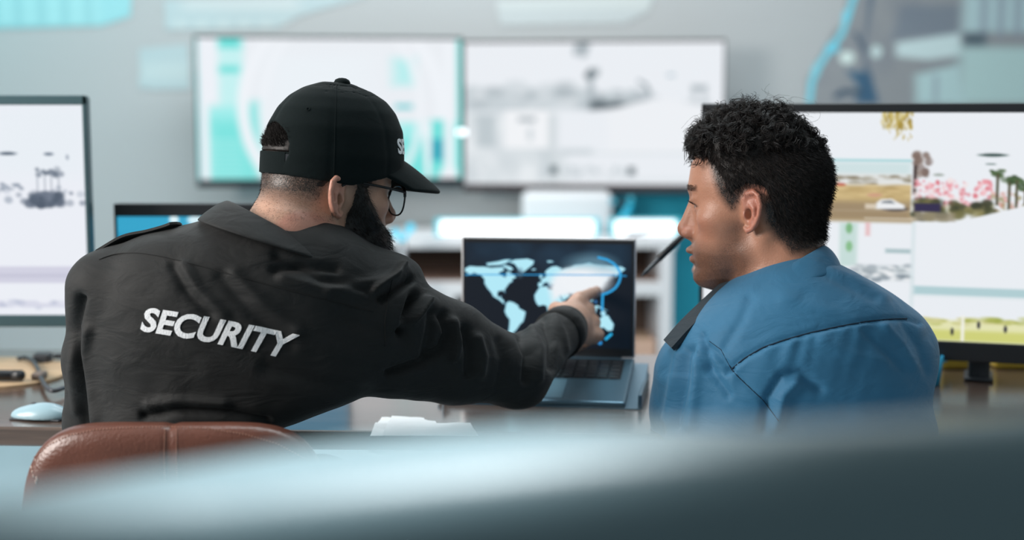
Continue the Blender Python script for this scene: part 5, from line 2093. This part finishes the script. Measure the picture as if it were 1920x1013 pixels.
# ---- shirt
shL = mk('shirt', sv, sq, M_bshirt, manL)
shL['label'] = 'black uniform shirt with white SECURITY lettering'
emboss(bvL, 'SECURITY', lambda u, v: (262 + 272 * u + v * (13 + 15 * u), 621 + 52 * u - v * (45 + 0 * u) - 3.0 * math.sin(pi * u)), M_thread, 'lettering', shL, 0.0013, 0.032)['label'] = 'white embroidered word SECURITY'
M_seam = mat('dark_seam', (0.006, 0.006, 0.006, 1), 0.9)
seam(bvL, [(186, 487), (215, 476), (260, 474), (310, 482), (370, 497), (440, 517), (500, 533), (560, 549), (640, 570), (700, 585)], 0.0009, 'yoke_seam', M_seam, shL)
seam(bvL, [(735, 525), (728, 560), (722, 600), (722, 650)], 0.0009, 'sleeve_seam', M_seam, shL)
ct = W(527, 433, 1.965)
cb = W(512, 457, 1.95)
collar(ct, cb, (0.071, 0.070), (0.096, 0.092), (-0.040, -0.016), (-0.032, -0.011), math.radians(35), M_bshirt, shL)
# cuff
ax_ = (RW - RE) / np.linalg.norm(RW - RE)
MB().tube([tuple(RE + (RW - RE) * 0.80), tuple(RE + (RW - RE) * 0.97), tuple(RE + (RW - RE) * 0.985)], [0.0415, 0.0395, 0.036], 28).build('cuff', M_bshirt, shL, True)


def epaulette(pts, wvec, th, m, parent, lift=0.0):
    """strap of cloth: centre line pts (world), half width vector"""
    C = np.array(cat(pts, 6))
    wv = np.array(wvec, float)
    T_ = np.gradient(C, axis=0)
    V, Q = [], []
    n = len(C)
    for i in range(n):
        t = i / (n - 1)
        up = np.cross(T_[i], wv)
        up /= np.linalg.norm(up)
        if up[2] < 0:
            up = -up
        k = min(1.0, (1 - t) / 0.08 + 0.25) * (0.85 + 0.15 * t)
        for a, b_ in ((-1, 0), (-0.96, 1), (0.96, 1), (1, 0)):
            V.append(C[i] + wv * a * k + up * th * b_)
    for i in range(n - 1):
        for j in range(4):
            Q.append((i * 4 + j, i * 4 + (j + 1) % 4, i * 4 + 4 + (j + 1) % 4, i * 4 + 4 + j))
    Q.append((3, 2, 1, 0)); Q.append(tuple((n - 1) * 4 + j for j in range(4)))
    return mk('epaulette', V, Q, m, parent, False)


epaulette([W(192, 474, 1.955), W(240, 447, 1.955), (W(285, 437, 1.95)), W(318, 428, 1.945), W(336, 421, 1.94)], (0.004, 0.021, -0.003), 0.0035, M_bshirt, shL)
epaulette([W(742, 518, 1.99), W(720, 500, 1.985), W(690, 487, 1.98), W(655, 487, 1.975)], (0.006, 0.026, 0.002), 0.004, M_bshirt, shL)
hipL = np.array((W(325, 800, 1.9)[0], 1.915, 0.53))
lower_body(manL, hipL, [hipL + np.array((-0.12, 0.42, 0.03)), hipL + np.array((0.14, 0.42, 0.03))], [(hipL[0] - 0.13, 2.27, 0), (hipL[0] + 0.15, 2.27, 0)])

# ------------------------------------------------------------------ the man in blue
M_skinR = skin_mat('brown_skin', (0.46, 0.215, 0.135, 1), (0.46, 0.15, 0.11, 1), (0.014, 0.010, 0.009, 1))
M_blue = fabric('blue_shirt_cloth', (0.032, 0.152, 0.278, 1), 0.62, sheen=0.12, wr=0.28)
M_navy = fabric('dark_navy_felt', (0.018, 0.028, 0.038, 1), 0.85, wr=0.2)

hdR = Head(head_matrix(1417, 377, 2.08, math.radians(71), math.radians(-3), 0.0, 1.055), W(1478, 560, 2.045), 0.058, jaw=0.98, nose=1.0, ear_y=0.004)
hv, hq = hdR.mesh(0.0015)

rowsR = [
    (472, 1462, 1540, 2.015, 2.10),
    (490, 1440, 1558, 1.985, 2.115),
    (505, 1415, 1592, 1.965, 2.13),
    (530, 1385, 1648, 1.945, 2.15),
    (560, 1345, 1690, 1.925, 2.165),
    (600, 1305, 1722, 1.91, 2.18),
    (650, 1268, 1738, 1.90, 2.19),
    (700, 1258, 1746, 1.895, 2.19),
    (760, 1250, 1752, 1.895, 2.18),
    (820, 1250, 1755, 1.895, 2.10),
    (900, 1255, 1752, 1.90, 2.06),
    (1000, 1262, 1745, 1.89, 2.06),
    (1200, 1262, 1740, 1.87, 2.06),
]
torsoR = loft_px(rowsR, 2.0, 2.25)
BS, BE, BW = W(1302, 700, 2.055), W(1284, 830, 2.10), W(1400, 760, 2.36)          # his left arm
CS, CE, CW_ = W(1672, 662, 2.04), W(1500, 690, 2.40), W(1395, 524, 2.43)           # his right arm, hidden behind him


def armsR(P, g=0.0):
    a = chain(P, [BS, (BS + BE) / 2, BE], [0.060 - g, 0.055 - g, 0.048 - g], 0.02)
    a = smin(a, cone(P, BE, BE + (BW - BE) * 0.93, 0.046 - g, 0.035 - g), 0.02)
    b = chain(P, [CS, (CS + CE) / 2, CE], [0.060 - g, 0.055 - g, 0.046 - g], 0.02)
    b = smin(b, cone(P, CE, CE + (CW_ - CE) * 0.90, 0.044 - g, 0.034 - g), 0.02)
    return a, b


def shirtR(P):
    a, b = armsR(P)
    d = smin(torsoR(P), a, 0.022)
    return smin(d, b, 0.045)


sv, sq = snet(shirtR, (0.14, 1.80, 0.46), (0.70, 2.52, 1.04), 0.0038)
sv = lap(sv, sq, 3, 0.5)
sn = vnormals(sv, sq)
fold = vnoise(sv * np.array((1.0, 1.0, 0.5)) + sv[:, [2]] * np.array((-0.8, 0, 0)), 16, 12) * 0.0030 + vnoise(sv, 40, 15) * 0.0009
yoke = [(1362, 700), (1372, 692), (1396, 672), (1430, 652), (1470, 638), (1520, 624), (1570, 613), (1620, 604), (1665, 599), (1700, 598), (1722, 606)]
sv = sv + sn * fold[:, None]
sn = vnormals(sv, sq)
# cloth gathers under the yoke seam
px_, py_ = proj(sv)
ys = np.interp(px_, [p_[0] for p_ in yoke], [p_[1] for p_ in yoke])
below = np.clip((py_ - ys) / 6, 0, 1) * np.exp(-np.clip(py_ - ys, 0, None) / 55)
g_ = np.sin((px_ + (py_ - ys) * 0.35) / 6.3 + 2.2 * np.sin(px_ / 41.0)) * (0.6 + 0.4 * np.sin(px_ / 23.0))
fc = np.clip(-(sn[:, 1]), 0, 1)
sv = sv + sn * (below * g_ * 0.0022 * fc * (px_ > 1372) + 0.003 * below * fc)[:, None]
sn = vnormals(sv, sq)
sv = crease(sv, sn, [
    (yoke, -0.003, 5),
    ([(1372, 694), (1400, 722), (1432, 752), (1460, 790)], -0.003, 4),
    ([(1300, 655), (1330, 690), (1365, 740)], -0.006, 8),
    ([(1290, 660), (1284, 720), (1266, 800)], -0.007, 9),
    ([(1272, 665), (1262, 720), (1250, 790)], 0.006, 9),
    ([(1308, 660), (1306, 720), (1296, 800)], 0.007, 10),
    ([(1330, 650), (1352, 672), (1368, 690)], -0.005, 6),
    ([(1318, 630), (1326, 660), (1330, 690)], -0.005, 6),
    ([(1430, 810), (1440, 745), (1465, 705), (1500, 700), (1535, 730)], -0.008, 9),
    ([(1455, 800), (1470, 740), (1490, 720)], 0.008, 10),
    ([(1540, 640), (1600, 665), (1660, 680)], 0.004, 12),
    ([(1620, 620), (1650, 650), (1690, 690)], -0.004, 8),
    ([(1660, 612), (1690, 645), (1715, 690)], 0.004, 9),
    ([(1695, 610), (1722, 650), (1738, 700)], -0.003, 8),
    ([(1530, 505), (1580, 530), (1640, 560)], -0.003, 10),
    ([(1545, 500), (1600, 522), (1660, 556)], 0.003, 10),
    ([(1470, 560), (1540, 580), (1600, 600)], 0.002, 14),
    ([(1405, 560), (1390, 600), (1360, 650)], -0.003, 10),
])
bvR = bvh_of(sv, sq)

hfn, h0, h1 = hand_sdf(CW_, W(1322, 466, 2.41) - CW_, (0.3, 0.85, 0.35), 1, [0.55, 0.7, 0.85, 0.9], 0.95, 0.8)
gv, gq = snet(withwrist(hfn, CE + (CW_ - CE) * 0.75, CW_, 0.028), np.minimum(h0, CW_ - 0.08), np.maximum(h1, CW_ + 0.06), 0.0028)
hfn2, h2, h3 = hand_sdf(BW, (0.25, 0.95, -0.10), (0, 0, 1), -1, [0.3, 0.35, 0.4, 0.45])
gv2, gq2 = snet(withwrist(hfn2, BE + (BW - BE) * 0.8, BW, 0.028), np.minimum(h2, BW - 0.07), np.maximum(h3, BW + 0.05), 0.004)


def bodyR(P):
    a, b = armsR(P, 0.021)
    return np.minimum(np.minimum(torsoR(P) + 0.018, a), b)


bv_, bq_ = snet(bodyR, (0.14, 1.80, 0.46), (0.70, 2.52, 1.02), 0.010)
BV, BQ = join([(hdR.toW(hv), hq), (bv_, bq_), (lap(gv, gq), gq), (lap(gv2, gq2), gq2)])
manR = mk('person', BV, BQ, M_skinR)
tag(manR, 'man in light blue shirt with dark curly hair looking left past the laptop', 'person')
hairR = [(0.12, 0.080), (0.078, 0.079), (0.062, 0.070), (0.050, 0.054), (0.044, 0.034), (0.038, 0.016), (0.028, 0.002), (0.022, -0.004), (0.016, 0.003), (0.010, 0.010), (-0.002, 0.0165), (-0.018, 0.014), (-0.0245, 0.000), (-0.027, -0.024), (-0.040, -0.046), (-0.060, -0.066), (-0.13, -0.060), (-0.15, 0.10), (0.0, 0.20), (0.13, 0.16)]
stubR = [(0.020, -0.030), (0.050, -0.062), (0.075, -0.058), (0.12, -0.056), (0.13, -0.16), (0.02, -0.15), (-0.004, -0.08), (0.008, -0.045)]
T = tones(hv, len(BV), hairR, stubR, 0.012, 0.022, 1.0, 0.58)
set_attr(manR, 'tone', T)
eyes(hdR, manR)

rg = np.random.default_rng(21)


def tmaxR(P):
    z, y = P[:, 2], P[:, 1]
    t = 0.0025 + 0.0040 * np.clip((z - 0.0) / 0.04, 0, 1) + 0.0045 * np.clip((z - 0.058) / 0.035, 0, 1) * np.clip((y + 0.085) / 0.06, 0, 1)
    return t + 0.003 * np.clip((y - 0.03) / 0.05, 0, 1) * (z > 0.06)


cv, cq = hair_shell(hdR, hairR, tmaxR, (-0.10, -0.13, -0.085), (0.10, 0.125, 0.145), 0.0022, 0.0012, 3, 0.011)
parts = [(cv, cq)]
topf = lambda c: (c[:, 2] > 0.070) | ((c[:, 2] > 0.058) & (c[:, 1] > 0.045))
parts.append(tufts(hdR, cv, cq, topf, 760, lambda P: 0.006 + 0.019 * np.clip((P[:, 1] + 0.09) / 0.10, 0, 1), 13, 0.0058, 1.35, 0.0006, lambda P, N: N * 0.6 + np.array((0, 0.35, 0.0)) + rg.normal(0, 0.42, P.shape), 0.15, 3, 5))
parts.append(tufts(hdR, cv, cq, lambda c: (c[:, 2] > 0.066) & (c[:, 1] > 0.058), 90, 0.026, 16, 0.0072, 1.8, 0.0006, lambda P, N: N * 0.3 + np.array((0, 0.75, 0.0)) + rg.normal(0, 0.35, P.shape), 0.5, 5, 5))
parts.append(tufts(hdR, cv, cq, lambda c: (c[:, 2] > 0.085), 60, 0.030, 16, 0.010, 1.2, 0.00030, lambda P, N: N + rg.normal(0, 0.4, P.shape), 0, 9))
sidef = lambda c: (c[:, 2] < 0.080) & ~((c[:, 1] > 0.0) & (c[:, 2] < -0.03))
parts.append(tufts(hdR, hv, hq, lambda c: (polydist(c[:, 1], c[:, 2], hairR) > -0.001) & (c[:, 2] < 0.06), 4200, 0.0065, 3, 0.0, 0.2, 0.00026, lambda P, N: N * 0.35 + np.array((0, -0.3, -0.6)) + rg.normal(0, 0.2, P.shape), 0, 17))
parts.append(tufts(hdR, cv, cq, sidef, 11000, 0.011, 4, 0.001, 0.3, 0.00036, lambda P, N: N * 0.42 + np.array((0, -0.25, -0.55)) + rg.normal(0, 0.22, P.shape), 0, 7))
HV, HQ = join([p_ for p_ in parts if p_ is not None])
mk('hair', hdR.toW(HV), HQ, M_hair, manR)
# eyebrow hairs and lashes
eb = tufts(hdR, hv, hq, lambda c: (np.abs(c[:, 2] - 0.0225) < 0.0042) & (np.abs(c[:, 0]) > 0.011) & (np.abs(c[:, 0]) < 0.052) & (c[:, 1] > 0.06), 330, 0.0055, 3, 0, 0.1, 0.00024, lambda P, N: N * 0.12 + np.stack([np.sign(P[:, 0]) * 0.9, 0 * P[:, 0], 0.15 + 0 * P[:, 0]], 1) + rg.normal(0, 0.15, P.shape), 0, 8)
mk('eyebrows', hdR.toW(eb[0]), eb[1], M_hair, manR)
q = rg.uniform(-1, 1, 60)
LP = np.stack([0.031 * np.where(np.arange(60) % 2, 1, -1) + q * 0.012, 0.0868 - 0.006 * q * q, 0.0012 - 0.002 * q * q], 1)
LD_ = np.stack([q * 0.3, np.full(60, 1.0), np.full(60, 0.25)], 1)
LD_ /= np.linalg.norm(LD_, axis=1, keepdims=True)
for k_ in (0, 1):
    lv, lq = strands(LP[k_::2], LD_[k_::2], LD_[k_::2], 0.0075, 4, 0, 0.1, 0.0003, -0.3, 4)
    mk('eyelashes', hdR.toW(lv), lq, M_hair, manR)

shR = mk('shirt', sv, sq, M_blue, manR)
shR['label'] = 'light blue uniform shirt'
M_seamb = mat('navy_seam', (0.006, 0.022, 0.045, 1), 0.9)
seam(bvR, yoke[1:-1], 0.0011, 'yoke_seam', M_seamb, shR, 0.0002)
seam(bvR, [(1372, 694), (1385, 708), (1400, 722), (1432, 752), (1460, 790)], 0.0006, 'sleeve_seam', M_seamb, shR, 0.0)
seam(bvR, [(1330, 640), (1352, 656), (1372, 694)], 0.0005, 'sleeve_seam', M_seamb, shR, 0.0)
ct = W(1460, 508, 2.055)
cb = W(1470, 530, 2.04)
collar(ct, cb, (0.062, 0.064), (0.074, 0.083), (0.036, -0.014), (0.022, -0.008), math.radians(145), M_blue, shR)
epaulette([W(1256, 650, 2.01), W(1290, 612, 2.02), W(1330, 574, 2.04), W(1368, 540, 2.055), W(1392, 524, 2.06)], (0.005, -0.019, -0.004), 0.006, M_navy, shR)['label'] = 'dark navy shoulder board'
tube_ = MB().lathe([(0.0, 0), (0.0045, 0.0006), (0.0045, 0.0018), (0.0, 0.0024)], n=14)
hipR = np.array((W(1500, 800, 1.98)[0], 1.985, 0.52))
lower_body(manR, hipR, [hipR + np.array((-0.14, 0.42, 0.03)), hipR + np.array((0.12, 0.42, 0.03))], [(hipR[0] - 0.15, 2.34, 0), (hipR[0] + 0.13, 2.34, 0)])

# pen in the hand behind his face
pa_, pb_ = W(1286, 436, 2.37), W(1202, 519, 2.30)
pen = empty('pen', tuple(pa_), 'slim dark pen pointing down left in front of the nose of the man in blue', 'pen')
dv = pb_ - pa_
MB().tube([tuple(-dv * 0.35), tuple(dv * 0.62)], 0.0052, 12).build('barrel', M_black, pen, True)
MB().tube([tuple(dv * 0.62), tuple(dv * 0.90), tuple(dv * 1.0)], [0.0050, 0.0034, 0.0010], 12).build('nib', M_dgrey, pen, True)

# ------------------------------------------------------------------ leather chair of the man in black
M_leather = mat('brown_leather', (0.13, 0.044, 0.027, 1), 0.30, bump=0.35, bscale=260, var=0.18, vscale=14, spec=0.5)
M_stitch = mat('pale_stitching', (0.34, 0.16, 0.11, 1), 0.7)
M_scuff = mat('pale_scuff', (0.55, 0.42, 0.36, 1), 0.8)


def chair_backrest():
    Yc = 1.715
    top = W(320, 797, Yc)
    half = (W(610, 850, Yc)[0] - W(32, 850, Yc)[0]) / 2 * 1.035
    zc = top[2] - 0.30
    def f(P):
        x, y, z = P[:, 0] - top[0], P[:, 1], P[:, 2]
        yy = y - Yc - 0.55 * x * x - 0.10 * (z - zc) ** 2
        # rounded outline: flat-topped superellipse
        r = ((np.abs(x) / half) ** 5.0 + (np.abs(z - zc) / 0.30) ** 5.0 + 1e-9) ** (1 / 5.0)
        e = (r - 1) * 0.20
        w = np.abs(yy) - 0.026
        a = np.maximum(e + 0.018, 0)
        b = np.maximum(w + 0.018, 0)
        d = np.sqrt(a * a + b * b) + np.minimum(np.maximum(e + 0.018, w + 0.018), 0) - 0.018
        d = d - 0.004 * np.clip(1 - r, 0, 1)
        s_ = np.exp(-(x / 0.0035) ** 2)
        return d + 0.0024 * s_
    V, Q = snet(f, (top[0] - half - 0.03, Yc - 0.07, zc - 0.33), (top[0] + half + 0.03, Yc + 0.16, top[2] + 0.03), 0.0036)
    return lap(V, Q, 3), Q, top, half, zc


cvv, cqq, ctop, chalf, czc = chair_backrest()
chx, chy = ctop[0], 1.85
chair = empty('leather_chair', (chx, chy, 0), 'worn brown leather chair of the man in black with a stitched back seam', 'chair')
O = np.array((chx, chy, 0.0))
bk = mk('backrest', cvv - O, cqq, M_leather, chair)
bvB = bvh_of(cvv, cqq)


def stitches(pts, name):
    C, Nn = strip_on(bvB, pts, 0, 0.0004, 0, name, M_stitch, bk, 90)
    mb = MB()
    for i in range(0, len(C) - 1, 2):
        mb.tube([tuple(C[i] - O), tuple(C[i + 1] - O)], 0.0007, 5)
    return mb.build(name, M_stitch, bk, True)


stitches([(309, 806), (308, 860), (309, 920), (310, 990)], 'stitch_line')
stitches([(331, 806), (331, 860), (332, 920), (333, 990)], 'stitch_line')
stitches([(60, 862), (90, 836), (130, 817), (180, 806), (250, 802), (320, 801)], 'stitch_line')
stitches([(322, 801), (390, 804), (460, 815), (520, 832), (570, 858)], 'stitch_line')
sc_ = MB()
for (x, y, l) in ((46, 866, 10), (44, 876, 12), (50, 882, 7), (40, 880, 8), (60, 882, 5), (66, 900, 8), (62, 890, 6), (68, 893, 10), (58, 874, 6), (66, 861, 4)):
    a, na = cast(bvB, x, y, 0.0003)
    b_, nb_ = cast(bvB, x + l * 0.25, y + l, 0.0003)
    if a is not None and b_ is not None:
        sc_.tube([tuple(np.array(a) - O), tuple((np.array(a) + np.array(b_)) / 2 - O + np.array((0.0004, -0.0004, 0))), tuple(np.array(b_) - O)], [0.0004, 0.0011, 0.0003], 5)
sc_.build('scuff_marks', M_scuff, bk, True)
v_, q_ = snet(lambda P: rbox(P, (0, 0, 0.415), (0.25, 0.24, 0.045), 0.035), (-0.28, -0.27, 0.35), (0.28, 0.27, 0.48), 0.008)
mk('seat', v_, q_, M_leather, chair)
MB().tube([(0, 0.0, 0.08), (0, 0, 0.37)], 0.028, 16).build('column', M_metal, chair, True)
MB().tube(cat([(0, -0.02, 0.37), (0, -0.17, 0.37), (0, -0.215, 0.42), (0, -0.168, 0.56)], 6), 0.014, 10).build('back_bar', M_metal, chair, True)
for k in range(5):
    a = 2 * pi * k / 5 + 0.3
    lg = MB().tube([(0, 0, 0.09), (0.27 * math.cos(a), 0.27 * math.sin(a), 0.06)], [0.022, 0.014], 10).build('leg', M_metal, chair, True)
    MB().lathe([(0.0, 0.0), (0.02, 0.006), (0.024, 0.025), (0.02, 0.045), (0.0, 0.05)], (0.27 * math.cos(a), 0.27 * math.sin(a), 0.0), 14).build('caster', M_black, lg, True)

# ------------------------------------------------------------------ blurred partition close to the camera
M_part = mat('grey_teal_panel', (0.066, 0.104, 0.117, 1), 0.45, bump=0.05, bscale=120, var=0.06, vscale=5)
cols = [(-260, 1010, 1030), (0, 968, 988), (200, 930, 956), (400, 890, 945), (560, 852, 932), (720, 834, 905), (900, 820, 876), (1060, 808, 852), (1200, 806, 832), (1350, 812, 816), (1500, 815, 800), (1700, 805, 780), (1920, 785, 760), (2250, 750, 722)]
YR, YF = 0.72, 0.52
px0 = np.array([c[0] for c in cols], float)
V, Q = [], []
prev = None
xs_ = np.linspace(-250, 2200, 90)
for x in xs_:
    yr = np.interp(x, px0, [c[1] for c in cols])
    yf = np.interp(x, px0, [c[2] for c in cols])
    R_, F_ = W(x, yr, YR), W(x, yf, YF)
    Xw = R_[0]
    R_ = np.array((Xw, YR, R_[2]))
    fx = (Xw * F / YF) / 1.0 + 960
    F_ = W(np.interp(Xw, [W(c, 800, YR)[0] for c in xs_], xs_), yf, YF)
    zr, zf = R_[2], F_[2]
    # section: back wall, rounded rear edge, top, rounded front edge, front wall
    sec = [(YR + 0.012, 0.15), (YR + 0.012, zr - 0.05), (YR + 0.010, zr - 0.02), (YR, zr - 0.004), (YR - 0.02, zr + (zf - zr) * 0.12 + 0.003), ((YR + YF) / 2, (zr + zf) / 2 + 0.010 * min(1.0, max(0.0, (yf - yr) / 50.0))), (YF + 0.03, zf + (zr - zf) * 0.14 + 0.005), (YF + 0.006, zf - 0.002), (YF - 0.006, zf - 0.018), (YF - 0.010, zf - 0.05), (YF - 0.010, 0.15)]
    for y, z in sec:
        V.append((Xw, y, z))
S_ = len(sec)
for i in range(len(xs_) - 1):
    for k in range(S_):
        k2 = (k + 1) % S_
        Q.append((i * S_ + k, i * S_ + k2, (i + 1) * S_ + k2, (i + 1) * S_ + k))
Q.append(tuple(range(S_))[::-1])
Q.append(tuple((len(xs_) - 1) * S_ + k for k in range(S_)))
part = empty('partition', (0, 0.62, 0), 'smooth grey-teal partition rising to the right, out of focus across the bottom', 'partition')
o = mk('padded_panel', np.array(V) - np.array((0, 0.62, 0)), Q, M_part, part)
sb = o.modifiers.new('round', 'SUBSURF')
sb.levels = sb.render_levels = 2
xw0, xw1 = V[0][0], V[-1][0]
for fx_ in (0.12, 0.88):
    MB().box((xw0 + (xw1 - xw0) * fx_, 0, 0.09), (0.05, 0.16, 0.18), bev=0.006).build('foot', M_dgrey, part)
